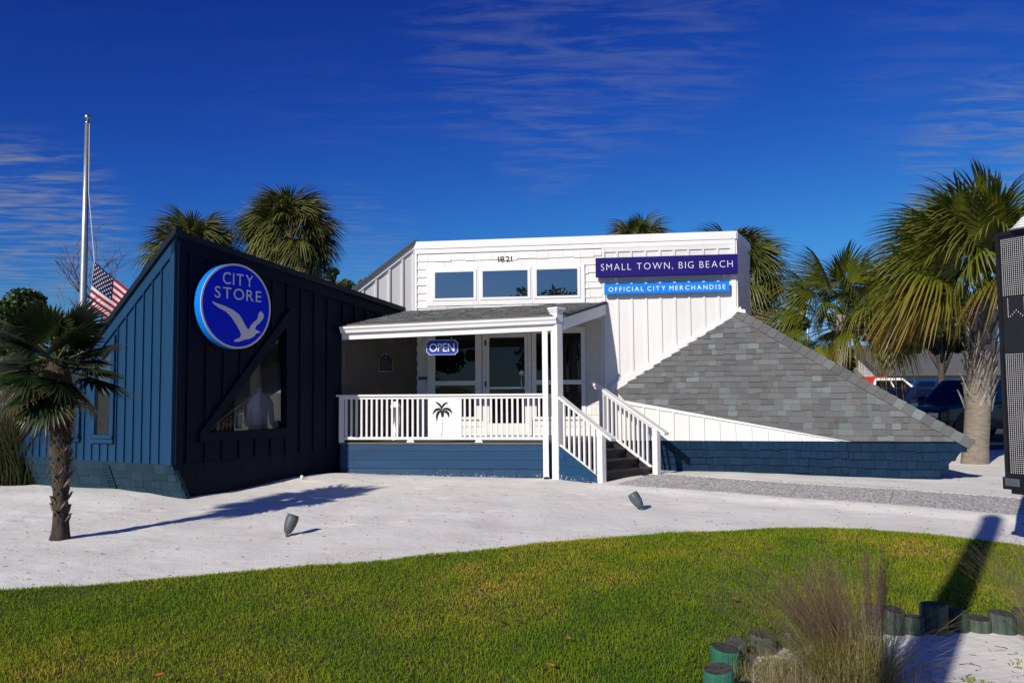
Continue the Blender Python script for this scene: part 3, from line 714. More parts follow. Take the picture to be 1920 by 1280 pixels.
# shop interior seen through the triangular window
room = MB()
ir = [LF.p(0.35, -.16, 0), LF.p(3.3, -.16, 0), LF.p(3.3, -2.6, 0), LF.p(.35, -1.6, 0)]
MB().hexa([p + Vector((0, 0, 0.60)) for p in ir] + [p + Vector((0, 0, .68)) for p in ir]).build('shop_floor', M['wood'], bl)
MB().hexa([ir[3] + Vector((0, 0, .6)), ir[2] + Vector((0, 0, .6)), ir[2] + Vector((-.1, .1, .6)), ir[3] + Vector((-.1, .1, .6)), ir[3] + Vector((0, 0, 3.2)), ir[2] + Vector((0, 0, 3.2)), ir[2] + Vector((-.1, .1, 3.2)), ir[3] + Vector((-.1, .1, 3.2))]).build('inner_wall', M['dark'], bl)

# ---- white facade
zp_l = FC.uz(778, 454)[1]; zp_r = FC.uz(1379, 436)[1]; PAR = (zp_l + zp_r) / 2 + .01
uA, uB, uC = 0.0, uFC(1133), FC.uz(1379, 500)[0]
zroof = FC.uz(960, 578)[1] - 0.25
apex_u, apex_z = FC.uz(1386, 584)
lu, lz = FC.uz(1154, 731)
facade = MB().prism(FC, [(uA, zroof), (uB, zroof), (uB, 0.05), (uC, 0.05), (uC, PAR - 0.005), (uA, PAR - 0.005)], -0.16, 0.0).build('facade_wall', M['white'], bl)
# parapet cap boards
zc1 = FC.uz(960, 463)[1]
MB().box(FC, uA - .02, uC + .02, 0.002, 0.05, PAR - 0.155, PAR).build('parapet_board', M['trim'], facade)
MB().box(FC, uA, uC, 0.002, 0.034, PAR - 0.255, PAR - 0.158).build('frieze_board', M['trim'], facade)
MB().box(FC, uA, uA + .05, 0.002, 0.038, zroof + .1, PAR - .258).build('corner_board', M['trim'], facade)
MB().box(FC, uC - .10, uC, 0.002, 0.036, apex_z - .05, PAR - .258).build('corner_board', M['trim'], facade)
shakes(FC, uA + .05, uB - .04, zroof + .12, PAR - .26, 8, 0.12, 0.46, M['white_shake'], facade, 21, t=0.026, ragged=0.022)
MB().box(FC, uB - .03, uB + .025, 0.002, 0.030, zroof + .25, PAR - .258).build('batten', M['trim'], facade)
# board and batten part
nb_ = 9
for j in range(1, nb_):
    uu = uB + (uC - uB - .05) * j / nb_ - .01
    zline = lz + (apex_z - lz) * (uu - lu) / (apex_u - lu)
    MB().box(FC, uu - .022 + random.uniform(-.006, .006), uu + .022 + random.uniform(-.003, .006), 0.002, 0.026, max(zline, 0.7), PAR - .34).build('batten', M['white'], facade)
MB().box(FC, uB + .03, uC - .10, 0.002, 0.028, PAR - .34, PAR - .258).build('rail_board', M['white'], facade)
MB().box(FC, uB, uB + .05, 0.002, 0.026, 0.7, zroof + .25).build('corner_board', M['white'], facade)
# sloping flashing board along the roof
sl = (apex_z - lz) / (apex_u - lu)
MB().prism(FC, [(lu - .06, lz - .05), (apex_u + .03, apex_z - .06), (apex_u + .03, apex_z + .10), (lu - .10, lz + .085)], 0.003, 0.046).build('flashing_board', M['trim'], facade)
# right-hand return of the tower
TR = Wall(*FC.p(uC, 0, 0).xy, 64)
TRL = 1.55
tret = MB().prism(TR, [(0, 2.3), (TRL, 2.3), (TRL, PAR - .005), (0, PAR - .005)], -0.15, 0.0).build('tower_side_wall', M['white'], bl)
shakes(TR, 0.02, TRL, 2.9, PAR - .16, 8, 0.16, 0.42, M['white_shake'], tret, 22, t=0.026)
MB().box(TR, -0.0, TRL, 0.002, 0.05, PAR - .155, PAR).build('parapet_board', M['trim'], tret)
MB().box(TR, 0.0, .07, 0.002, 0.034, apex_z - .02, PAR - .158).build('corner_board', M['trim'], tret)
# left return: lower, sloping roof
WLd = Wall(*FC.p(0, 0, 0).xy, 205)
WLF = WLd.flip()
def wl_top(u): return PAR - 0.82 * u
wret = MB().prism(WLF, [(0, zroof - .3), (2.0, zroof - .3), (2.0, wl_top(2.0)), (0, PAR)], -0.12, 0.0).build('side_gable_wall', M['white'], bl)
slope_board(WLF, 0, 2.0, wl_top, 0.0, 0.13, 0.002, 0.034).build('rake_board', M['trim'], wret)
slope_board(WLF, -.02, 2.0, wl_top, -.05, 0.03, -.14, 0.06).build('roof_edge', M['shingles'][1], wret)
for j in range(1, 6):
    uu = .28 * j
    MB().box(WLF, uu - .02, uu + .02, .002, .026, zroof - .2, wl_top(uu) - .13).build('batten', M['white'], wret)
MB().box(WLF, 0, .05, .002, .034, zroof - .2, PAR - .14).build('corner_board', M['trim'], wret)
# flat roof and hidden back walls close the volume
f0 = FC.p(uA, -.05, PAR - .12); f1 = FC.p(uC, -.05, PAR - .12); f2 = TR.p(TRL, -.02, PAR - .12); f3 = Vector((2.5, 21.5, PAR - .12)); f4 = Vector((-2.2, 21.0, PAR - .12)); f5 = WLF.p(2.0, -.1, wl_top(2.0) - .05)
mb = MB(); i0 = 0; mb.v = [tuple(q) for q in (f0, f1, f2, f3, f4)]; mb.f = [(0, 1, 2, 3, 4)]; mb.build('flat_roof', M['shingles'][0], bl)
mb = MB()
for a, b in ((f2, f3), (f3, f4), (f4, f5)):
    mb.quad((a.x, a.y, 0), (b.x, b.y, 0), b, a)
mb.build('back_wall', M['white'], bl)
mb = MB().tri(f0, f4, f5); mb.build('gable_roof', M['shingles'][0], bl)

# upper windows
wu = MB()
wz0, wz1 = FC.uz(950, 571)[1], FC.uz(950, 499)[1]
wl_, wr_ = FC.uz(801, 540)[0], FC.uz(1097, 540)[0]
panes = []
for (a, b) in ((817, 889), (906, 990), (1007, 1083)):
    panes.append((FC.uz(a, 535)[0], FC.uz(b, 535)[0]))
pz0, pz1 = FC.uz(950, 557)[1], FC.uz(950, 508)[1]
for k, (a, b) in enumerate(panes):
    l0 = wl_ if k == 0 else (panes[k - 1][1] + a) / 2
    r0 = wr_ if k == 2 else (b + panes[k + 1][0]) / 2
    hole = [(a, pz0), (b, pz0), (b, pz1), (a, pz1)]
    w_ = MB().prism(FC, [(l0, wz0), (r0 - .004, wz0), (r0 - .004, wz1), (l0, wz1)], 0.002, 0.048, holes=[[(a - .06, pz0 - .05), (b + .06, pz0 - .05), (b + .06, pz1 + .05), (a - .06, pz1 + .05)]]).build('window', M['trim'], bl)
    MB().prism(FC, [(a - .06, pz0 - .05), (b + .06, pz0 - .05), (b + .06, pz1 + .05), (a - .06, pz1 + .05)], 0.001, 0.064, holes=[hole]).build('frame', M['trim'], w_)
    MB().prism(FC, hole, 0.040, 0.044).build('pane', M['winglass'], w_)

# ---- porch
porch_c = DW
uD0, uD1 = DW.uz(780, 700)[0] - .3, DW.uz(1096, 700)[0]
dwall = MB().prism(DW, [(uD0, 0.2), (uD1, 0.2), (uD1, 3.35), (uD0, 3.35)], -0.10, 0.0).build('door_wall', M['white'], bl)
shakes(DW, uD0, uD1, FLOOR, 3.2, 13, 0.14, 0.42, M['white_shake'], dwall, 31, t=0.022, ragged=0.018)
def rectpx(W, x0, y0, x1, y1):
    xm, ym = (x0 + x1) / 2, (y0 + y1) / 2
    return W.uz(x0, ym)[0], W.uz(x1, ym)[0], W.uz(xm, y1)[1], W.uz(xm, y0)[1]
def ringbox(W, r, b, n0, n1): return (r[0] - b, r[1] + b, r[2] - b, r[3] + b)
def poly_of(r): return [(r[0], r[2]), (r[1], r[2]), (r[1], r[3]), (r[0], r[3])]
# fixed window left of the door
def porch_window(W, up_r, lo_r, frame_x, ztop, zbot):
    fr = [(frame_x[0], zbot), (frame_x[1], zbot), (frame_x[1], ztop), (frame_x[0], ztop)]
    o = MB().prism(W, fr, 0.003, 0.062, holes=[poly_of(up_r), poly_of(lo_r)]).build('window', M['trim'], bl)
    MB().prism(W, poly_of(up_r), 0.036, 0.040).build('pane', M['doorglass'], o)
    MB().prism(W, poly_of(lo_r), 0.036, 0.040).build('pane', M['doorglass'], o)
    return o
ur = rectpx(DW, 817, 628, 892, 714); lr = rectpx(DW, 817, 722, 892, 781)
porch_window(DW, ur, lr, (DW.uz(803, 700)[0], DW.uz(904, 700)[0]), ur[3] + .12, lr[2] - .06)
ur2 = rectpx(DW, 1006, 622, 1090, 739); lr2 = rectpx(DW, 1006, 746, 1090, 787)
ur2 = (ur2[0], ur2[1], ur[2], ur[3]); lr2 = (ur2[0], ur2[1], lr[2], lr[3])
porch_window(DW, ur2, lr2, (DW.uz(998, 700)[0], DW.uz(1098, 700)[0]), ur[3] + .12, lr[2] - .06)
# jamb posts and the door
dj = rectpx(DW, 906, 626, 997, 815)
MB().prism(DW, [(dj[0], FLOOR), (dj[1], FLOOR), (dj[1], dj[3] + .10), (dj[0], dj[3] + .10)], 0.003, 0.06, holes=[[(dj[0] + .07, FLOOR + .01), (dj[1] - .07, FLOOR + .01), (dj[1] - .07, dj[3] + .02), (dj[0] + .07, dj[3] + .02)]]).build('door_frame', M['trim'], bl)
dl = (dj[0] + .075, dj[1] - .075, FLOOR + .02, dj[3] + .015)
dg = (dl[0] + .065, dl[1] - .065, FLOOR + .26, dl[3] - .09)
door = MB().prism(DW, poly_of(dl), 0.006, 0.054, holes=[poly_of(dg)]).build('door', M['trim'], bl)
MB().prism(DW, poly_of(dg), 0.034, 0.040).build('pane', M['doorglass'], door)
zpb = DW.uz(950, 727)[1]
MB().box(DW, dg[0], dg[1], 0.041, 0.062, zpb - .018, zpb + .018).build('push_bar', M['silver'], door)
uh, zh = DW.uz(981, 715)
MB().tube([DW.p(uh + .03, .045, zh + .14), DW.p(uh - .02, .10, zh + .13), DW.p(uh - .03, .105, zh), DW.p(uh - .02, .10, zh - .13), DW.p(uh + .03, .045, zh - .14)], 0.013, 8).build('handle', M['silver'], door, smooth=True)
us, zs_ = DW.uz(978, 699)
MB().lathe(DW.p(us, .041, zs_), [(0.045, 0), (0.045, 0.002)], 20, axis=DW.ey).build('round_sticker', M['letter'], door)
MB().lathe(DW.p(us, .0435, zs_), [(0.036, 0), (0.036, 0.001)], 20, axis=DW.ey).build('sticker_ring', mat('sticker_red', (0.5, 0.05, 0.04)), door)
MB().lathe(DW.p(us, .045, zs_), [(0.028, 0), (0.028, 0.001)], 20, axis=DW.ey).build('sticker_centre', M['letter'], door)
for zz0 in (dl[3] - .2, (dl[2] + dl[3]) / 2, dl[2] + .25):
    MB().box(DW, dl[0] - .03, dl[0] + .005, .045, .066, zz0 - .06, zz0 + .06).build('hinge', M['bronze'], door)
# wall from the door wall out to the facade plane
rp0 = DW.p(uD1, 0, 0); rp1 = FC.p(uB, 0, 0)
RT = Wall(rp0.x, rp0.y, math.degrees(math.atan2(rp1.y - rp0.y, rp1.x - rp0.x)))
RL = (rp1 - rp0).length
rwall = MB().prism(RT, [(0, 0.2), (RL, 0.2), (RL, 3.3), (0, 3.3)], -0.08, 0.0).build('return_wall', M['white'], bl)
shakes(RT, 0.0, RL - .05, FLOOR, 3.25, 12, 0.12, 0.3, M['white_shake'], rwall, 33, t=0.014)
MB().box(RT, RL - .06, RL + .0, .002, .03, FLOOR, 3.25).build('corner_board', M['trim'], rwall)
# dark wall at the left end of the porch
PW = LF.shifted(.006); PW.o = PW.o + PW.ex * 3.58
PWL = 2.5
pw = MB().prism(PW, [(0, 0.2), (PWL, 0.2), (PWL, 2.76), (0, 2.76)], -0.10, 0.0).build('porch_end_wall', M['taupe'], bl)
shakes(PW, 0.10, PWL, FLOOR, 2.75, 10, 0.2, 0.6, M['taupe'], pw, 35, t=0.014)
MB().box(PW, 0.0, .09, .002, .03, FLOOR, 2.74).build('corner_board', M['taupe'], pw)  # trim board given the dark taupe so its shade is in the colour

# porch roof, gutter, rake
G1 = Vector((-3.22, 15.0, 2.84)); G2 = Vector((0.86, 14.22, 2.88)); K1 = FC.p(-0.18, 0.02, zroof + .24); K2 = FC.p(uB, 0.02, FC.uz(1131, 567)[1])
G1 = onY(641, 610, 15.0); G2 = onY(1046, 591, 14.24)
def PS(s, t):                                  # s along the eave, t up the slope
    return (G1 * (1 - s) + G2 * s) * (1 - t) + (K1 * (1 - s) + K2 * s) * t
dn = Vector((0, 0, -0.10))
proof = MB().hexa([G1 + dn, G2 + dn, K2 + dn, K1 + dn, G1, G2, K2, K1]).build('porch_roof', M['trim'], bl)
mb = MB(); g = random.Random(5); rows = 15; tabs_mb = [MB() for _ in range(4)]
nrm = (G2 - G1).cross(K1 - G1).normalized()
if nrm.z < 0: nrm = -nrm
for r in range(rows):
    t0, t1 = r / rows, min((r + 1.15) / rows, 1); s = -g.random() * .05
    while s < 1:
        w = g.uniform(.03, .075); a, b = max(s, 0), min(s + w - .001, 1); s += w
        if b - a < .004: continue
        h = nrm * g.uniform(.008, .024); e = nrm * .002; tt0 = max(0, t0 - g.choice([0, 0.012]))
        p = [PS(a, tt0), PS(b, tt0), PS(b, t1), PS(a, t1)]
        tabs_mb[g.choice([0, 1, 1, 0, 2, 3])].hexa([p[0] + e, p[1] + e, p[2], p[3], p[0] + h, p[1] + h, p[2] + e, p[3] + e])
for k, t_ in enumerate(tabs_mb):
    stuff(t_.build('shingles', M['shingles'][[0, 1, 5, 3][k]], proof))
ge = (G2 - G1); ge.z = 0; ge.normalize()
GW = Frame(G1, (G2 - G1), Vector((ge.y, -ge.x, 0)), (0, 0, 1))
GL = (G2 - G1).length
MB().box(GW, -.02, GL, -.02, .022, -.035, -.004).build('drip_edge', mat('brown_drip_edge', (0.10, 0.05, 0.03), .5), proof)
prof = [(0.0, -.15), (0.07, -.15), (0.085, -.10), (0.115, -.075), (0.125, -.035), (0.11, -.03), (0.0, -.036)]
i_ = MB()
i_.v = [tuple(GW.p(0.0, n_, z_)) for n_, z_ in prof] + [tuple(GW.p(GL - .02, n_, z_)) for n_, z_ in prof]
npf = len(prof)
i_.f = [tuple(range(npf)), tuple(reversed(range(npf, 2 * npf)))] + [(k, (k + 1) % npf, (k + 1) % npf + npf, k + npf) for k in range(npf)]
i_.build('gutter', M['gutter'], bl)
MB().box(GW, 0.0, GL - .03, -.05, -.005, -.27, -.04).build('eave_beam', M['trim'], bl)
# downspout
us_ = (Vector((0.56, 14.2, 0)) - Vector((G1.x, G1.y, 0))).dot(GW.ex)
dsx = onY(1022, 700, 14.36)
DS = Frame((dsx.x, 14.33, 0), (1, 0, 0), (0, -1, 0), (0, 0, 1))
ds = MB().box(DS, -.05, .05, -.035, .035, 0.08, 2.70).build('downspout', M['gutter'], bl, bevel=.008)
MB().hexa([DS.p(-.05, -.035, .02), DS.p(.05, -.035, .02), DS.p(.05, .09, -.0), DS.p(-.05, .09, -.0), DS.p(-.05, -.03, .12), DS.p(.05, -.03, .12), DS.p(.05, .10, .065), DS.p(-.05, .10, .065)]).build('outlet', M['gutter'], ds)
MB().box(DS, -.043, .043, .1015, .104, .008, .058).build('outlet_opening', M['dark'], ds)

# stairs frame: F descends to the right and towards the viewer, W across
SF = Vector((0.72, -0.69, 0)).normalized(); SW = Vector((0.69, 0.72, 0)).normalized()
P0 = Vector((0.80, 14.30, 0)); NL = P0 + SF * .97
ST = Frame(P0, SF, SW, (0, 0, 1))               # u = down the stair, n = across, z
PWID = 1.62
# porch post with cap
post = MB().box(ST, -.075, .075, -.075, .075, -.12, 2.98).build('porch_post', M['trim'], bl, bevel=.004)
MB().box(ST, -.10, .10, -.10, .10, 2.98, 3.02).build('cap', M['trim'], post)
MB().box(ST, -.115, .115, -.115, .115, 3.021, 3.06).build('cap', M['trim'], post)
MB().box(ST, -.085, .085, -.085, .085, 2.80, 2.979).build('collar', M['trim'], post)
# sloped rake board from the post to the facade
ra = Vector((0.90, 14.36, onY(1055, 592, 14.36).z)); rb = FC.p(uB, .02, FC.uz(1131, 567)[1])
rk = Frame(ra, Vector((rb.x - ra.x, rb.y - ra.y, 0)), Vector((rb.y - ra.y, -(rb.x - ra.x), 0)), (0, 0, 1)); rlen = Vector((rb.x - ra.x, rb.y - ra.y, 0)).length; rdz = rb.z - ra.z
def rakeb(n0, n1, d0, d1, nm, m_, par):
    return MB().hexa([rk.p(0, n0, -d1), rk.p(rlen, n0, rdz - d1), rk.p(rlen, n1, rdz - d1), rk.p(0, n1, -d1), rk.p(0, n0, -d0), rk.p(rlen, n0, rdz - d0), rk.p(rlen, n1, rdz - d0), rk.p(0, n1, -d0)]).build(nm, m_, par)
rakeb(0.0, .04, .035, .25, 'rake_board', M['trim'], proof)
rakeb(-.03, .07, -.02, .033, 'rake_edge', M['shingles'][1], proof)

# deck
dA = LF.p(3.62, .0, 0); dA = Vector((-3.20, 14.98, 0)); dB = Vector((0.72, 14.46, 0))
DK = Wall(dA.x, dA.y, math.degrees(math.atan2(dB.y - dA.y, dB.x - dA.x)))
DKL = (dB - dA).length
deckpoly = [dA, dB, P0 + SF * .03, P0 + SF * .03 + SW * PWID, FC.p(uB, -.5, 0), DW.p(uD0, -.1, 0), Vector((-3.2, 15.6, 0))]
mb = MB(); zt = FLOOR
n_ = len(deckpoly); mb.v = [(p.x, p.y, zt - .04) for p in deckpoly] + [(p.x, p.y, zt - .001) for p in deckpoly]
mb.f = [tuple(reversed(range(n_))), tuple(range(n_, 2 * n_))] + [(k, (k + 1) % n_, (k + 1) % n_ + n_, k + n_) for k in range(n_)]
deck = mb.build('deck', M['deck'], bl)
MB().box(DK, -.02, DKL + .02, -.10, .03, FLOOR - .028, FLOOR + .003).build('deck_board', M['deck'], deck)
fas = MB().box(DK, 0, DKL, -.06, -.003, -.15, FLOOR - .03).build('deck_face', M['blue_plank'], deck)
zz1 = FLOOR - .032
for h_ in (.115, .165, .155):
    MB().hexa([DK.p(0, -.002, zz1 - h_), DK.p(DKL, -.002, zz1 - h_), DK.p(DKL, .022, zz1 - h_), DK.p(0, .022, zz1 - h_), DK.p(0, -.002, zz1 - .004), DK.p(DKL, -.002, zz1 - .004), DK.p(DKL, .014, zz1 - .004), DK.p(0, .014, zz1 - .004)]).build('plank', M['blue_plank'], fas)
    zz1 -= h_
shakes(DK, 0, DKL, zz1 - .30, zz1, 2, 0.14, 0.5, M['blue_plank'], fas, 41, t=.02, ragged=.012)
# side of the deck beneath the stair rail
MB().hexa([ST.p(.03, -.05, -.15), ST.p(.95, -.05, -.15), ST.p(.95, -.02, -.15), ST.p(.03, -.02, -.15), ST.p(.03, -.05, .62), ST.p(.95, -.05, .10), ST.p(.95, -.02, .10), ST.p(.03, -.02, .62)]).build('stair_side', M['blue_plank'], deck)
STS = Frame(ST.p(0, -.05, 0), SF, -SW, (0, 0, 1))
shakes(STS, .08, .93, -.12, .62, 6, .1, .28, M['blue_plank'], deck, 43, t=.016, top=lambda u: .58 - .58 * (u - .03))
MB().hexa([Vector((dB.x, dB.y, -.15)), Vector(ST.p(-.05, -.05, -.15)), Vector(ST.p(-.05, .0, -.15)), Vector((dB.x + .05, dB.y + .05, -.15)), Vector((dB.x, dB.y, .6)), Vector(ST.p(-.05, -.05, .6)), Vector(ST.p(-.05, .0, .6)), Vector((dB.x + .05, dB.y + .05, .6))]).build('deck_end', M['blue_plank'], deck)

# steps
stair = MB().box(ST, 0.0, .02, .0, PWID, -.1, FLOOR - .04).build('stair', M['step'], bl)
rise = (FLOOR - 0.0) / 4
for k in range(3):
    ztop = FLOOR - rise * (k + 1); u0 = .02 + .29 * k; u1 = u0 + .29
    MB().box(ST, u1 - .02, u1, .03, PWID - .03, ztop - rise - .02, ztop - .035).build('riser', M['step'], stair)
    for q in range(2):
        MB().box(ST, u0 + q * .150, u0 + q * .150 + .145 + (.02 if q else 0), .0, PWID, ztop - .032, ztop).build('tread_board', M['step'], stair)
MB().box(ST, .0, .022, .03, PWID - .03, FLOOR - rise, FLOOR - .042).build('riser', M['step'], stair)
for nn in (-.015, PWID + .002):
    MB().hexa([ST.p(.0, nn, .30), ST.p(.92, nn, -.08), ST.p(.92, nn + .013, -.08), ST.p(.0, nn + .013, .30), ST.p(.0, nn, .60), ST.p(.92, nn, .14), ST.p(.92, nn + .013, .14), ST.p(.0, nn + .013, .60)]).build('stringer', M['step'], stair)

# railings
def newel(F, u, n, z0, z1, par, s=.055):
    return MB().box(F, u - s, u + s, n - s, n + s, z0, z1).build('newel_post', M['trim'], par, bevel=.004)
def sloperail(name, F, u0, u1, n, z0, z1, w, h, par, m_=None):
    return MB().hexa([F.p(u0, n - w, z0 - h), F.p(u1, n - w, z1 - h), F.p(u1, n + w, z1 - h), F.p(u0, n + w, z0 - h), F.p(u0, n - w, z0), F.p(u1, n - w, z1), F.p(u1, n + w, z1), F.p(u0, n + w, z0)]).build(name, m_ or M['trim'], par, bevel=.004)
RAILZ = FLOOR + .885
rail = MB().box(DK, -.08, DKL + .05, -.075, .055, RAILZ - .035, RAILZ).build('deck_railing', M['trim'], bl, bevel=.004)
MB().box(DK, .04, DKL, -.03, .02, RAILZ - .085, RAILZ - .037).build('under_rail', M['trim'], rail)
MB().box(DK, .03, DKL, -.04, .03, FLOOR + .055, FLOOR + .105).build('bottom_rail', M['trim'], rail)
MB().box(DK, -.03, .06, -.06, .03, FLOOR + .003, RAILZ - .037).build('rail_post', M['trim'], rail)
for pxf in (770, 898):
    uf = DK.uz(pxf, 826)[0]
    MB().prism(DK, [(uf - .075, FLOOR + .004), (uf + .075, FLOOR + .004), (uf + .05, FLOOR + .054), (uf - .05, FLOOR + .054)], -.03, .025).build('rail_foot', M['trim'], rail)
up0, up1 = DK.uz(803, 780)[0], DK.uz(866, 780)[0]
u = .105
while u < DKL - .02:
    if not (up0 - .015 < u < up1 + .015):
        MB().box(DK, u - .0175, u + .0175, -.022, .013, FLOOR + .105, RAILZ - .085).build('baluster', M['trim'], rail)
    u += .0975
# white panel with the painted palm
pan = MB().box(DK, up0, up1, -.015, .030, FLOOR + .10, RAILZ - .07).build('palm_panel', M['trim'], rail)
def palm_emblem():
    # stylised palm: curved crescent leaves over a speckled stem
    cx, cz = DK.uz(831, 771)
    sc = (up1 - up0) / 62.0
    def P(x, y): return (cx + (x - 831) * sc, cz - (y - 771) * sc)
    def crescent(p0, p1, p2, w):
        a, b = [], []
        for k in range(11):
            t = k / 10; x = (1 - t) ** 2 * p0[0] + 2 * t * (1 - t) * p1[0] + t * t * p2[0]; y = (1 - t) ** 2 * p0[1] + 2 * t * (1 - t) * p1[1] + t * t * p2[1]
            tx = 2 * (1 - t) * (p1[0] - p0[0]) + 2 * t * (p2[0] - p1[0]); ty = 2 * (1 - t) * (p1[1] - p0[1]) + 2 * t * (p2[1] - p1[1]); ll = math.hypot(tx, ty)
            ww = w * (math.sin(PI * (0.12 + .86 * t)) ** .8)
            a.append(P(x - ty / ll * ww, y + tx / ll * ww)); b.append(P(x + ty / ll * ww, y - tx / ll * ww))
        return a + b[::-1]
    for c in (((829, 766), (826, 757), (817, 754), 2.0), ((829, 766), (832, 756), (841, 755), 2.0), ((829, 768), (818, 763), (812, 777), 2.4), ((830, 768), (844, 762), (848, 776), 2.4), ((828, 771), (819, 770), (820, 789), 2.6), ((832, 771), (842, 770), (842, 782), 2.6)):
        MB().prism(DK, crescent(*c), .0305, .0325).build('painted_leaf', M['black'], pan)
    MB().prism(DK, [P(826, 769), P(834, 769), P(832.5, 781), P(828.5, 781)], .0308, .0328).build('painted_heart', M['black'], pan)
    for k, (x, y) in enumerate([(829.6, 785), (830.4, 791), (830.0, 797), (830.8, 803), (829.4, 809), (828.6, 813)]):
        MB().prism(DK, [P(x - .5, y), P(x + .5, y), P(x + .2, y + 4), P(x - .3, y + 4)], .0306, .0326).build('painted_stem', M['lamp_grey'], pan)
palm_emblem()
# stair rails
lrail = sloperail('stair_railing', ST, .04, 1.22, .0, 1.50, .77, .075, .045, bl)
newel(ST, .97, .0, -.12, .87, lrail)
sloperail('lower_rail', ST, .07, .93, .0, .63, .115, .025, .05, lrail)
sl_ = (.78 - 1.50) / 1.16; sb_ = (.115 - .63) / .86
for k in range(7):
    uu = .16 + .112 * k
    MB().box(ST, uu - .0175, uu + .0175, -.0175, .0175, .63 + sb_ * (uu - .07) - .02, 1.50 + sl_ * (uu - .04) - .04).build('baluster', M['trim'], lrail)
rr = sloperail('stair_railing', ST, -.46, 1.22, PWID, 1.75, .80, .075, .05, bl)
s2 = (.80 - 1.74) / 1.66
newel(ST, .99, PWID, -.12, 1.74 + s2 * (.99 + .46) - .04, rr)
newel(ST, -.22, PWID, FLOOR - .2, 1.74 + s2 * (.24) - .04, rr)
sloperail('lower_rail', ST, -.18, .95, PWID, .82, .14, .025, .05, rr); sb2 = (.14 - .82) / 1.13
for k in range(10):
    uu = -.10 + .10 * k
    MB().box(ST, uu - .0175, uu + .0175, PWID - .0175, PWID + .0175, .82 + sb2 * (uu + .18) - .02, 1.74 + s2 * (uu + .46) - .04).build('baluster', M['trim'], rr)
sloperail('shadow_rail', ST, -.46, .95, PWID, 1.69, 1.69 + s2 * 1.41, .03, .045, rr)

# ---- right wing: a low twisted shingle roof that comes down to the ground
ApX = FC.p(apex_u, .03, apex_z); Lp = FC.p(lu, .03, lz)
T_ = Vector((7.72, 13.50, .665))
npl = (ApX - T_).cross(Lp - T_).normalized()
def on_roof(px, py):
    d = ray(px, py); return CP + d * ((T_ - CP).dot(npl) / d.dot(npl))
E_ = on_roof(1590, 827); Q_ = on_roof(1172, 750)
lb = [E_, Q_, Lp, ApX]
def left_at(z):
    for a, b in zip(lb, lb[1:]):
        if z <= b.z + 1e-6: return a + (b - a) * ((z - a.z) / (b.z - a.z))
    return ApX.copy()
def right_at(z): return T_ + (ApX - T_) * max(0, (z - T_.z) / (ApX.z - T_.z))
NR = 23
ZB = min(E_.z, T_.z); lev = [ZB + (ApX.z - ZB) * k / NR for k in range(NR + 1)]
mb = MB(); nS = 12
for k in range(NR):
    for j in range(nS):
        q = []
        for (zz_v, s) in ((lev[k], j / nS), (lev[k], (j + 1) / nS), (lev[k + 1], (j + 1) / nS), (lev[k + 1], j / nS)):
            p = left_at(zz_v) * (1 - s) + right_at(zz_v) * s; q.append(p - Vector((0, 0, .012)))
        mb.quad(*q)
Kb = Vector((8.3, 18.6, .66)); mb.tri(T_ - Vector((0, 0, .01)), Kb, ApX - Vector((0, 0, .01)))
mb.quad(Kb, f3 + Vector((0, 0, -2.5)), f2 * .5 + f3 * .5 + Vector((0, 0, -1.5)), ApX)
lowroof = mb.build('sloping_roof', M['shingles'][1], bl)
g = random.Random(77); shing = []
rn = npl if npl.y < 0 else -npl
rA = Vector((rn.y, -rn.x, 0)).normalized(); rA = rA if rA.x > 0 else -rA
rU = rn.cross(rA).normalized(); rU = rU if rU.z > 0 else -rU
def to2(p): d = p - T_; return (d.dot(rA), d.dot(rU))
outl = [to2(p) for p in (E_, T_, ApX, Lp, Q_)]
def clip(poly, out_):
    cx_ = sum(p[0] for p in out_) / len(out_); cy_ = sum(p[1] for p in out_) / len(out_)
    for i in range(len(out_)):
        (ax_, ay_), (bx_, by_) = out_[i], out_[(i + 1) % len(out_)]
        sgn = 1 if (bx_ - ax_) * (cy_ - ay_) - (by_ - ay_) * (cx_ - ax_) > 0 else -1
        f = lambda p: sgn * ((bx_ - ax_) * (p[1] - ay_) - (by_ - ay_) * (p[0] - ax_))
        res = []
        for j in range(len(poly)):
            p, q = poly[j], poly[(j + 1) % len(poly)]; fp_, fq = f(p), f(q)
            if fp_ >= 0: res.append(p)
            if fp_ * fq < 0: t = fp_ / (fp_ - fq); res.append((p[0] + (q[0] - p[0]) * t, p[1] + (q[1] - p[1]) * t))
        poly = res
        if len(poly) < 3: return []
    return poly
v0_ = min(p[1] for p in outl); v1_ = max(p[1] for p in outl); x0_ = min(p[0] for p in outl); x1_ = max(p[0] for p in outl); NC = 23; ch_ = (v1_ - v0_) / NC
for k in range(NC):
    va = v0_ + k * ch_; x = x0_ - g.random() * .2
    while x < x1_:
        w = g.choice([.10, .12, .14, .17, .2, .25, .32]) * g.uniform(.9, 1.1); drop = g.choice([0, 0, .012]); thick = g.choice([.008, .010, .018, .021])
        pl_ = clip([(x, va - drop), (x + w - .002, va - drop), (x + w - .002, va + ch_ * 1.04), (x, va + ch_ * 1.04)], outl); x += w
        if len(pl_) < 3: continue
        ar = abs(sum(pl_[i][0] * pl_[(i + 1) % len(pl_)][1] - pl_[(i + 1) % len(pl_)][0] * pl_[i][1] for i in range(len(pl_)))) / 2
        if ar < .0006: continue
        shing.append((pl_, va, thick, g.choices([0, 1, 2, 3, 4, 5], [6, 5, 2.2, 1.6, 3, 1.2])[0], ar))
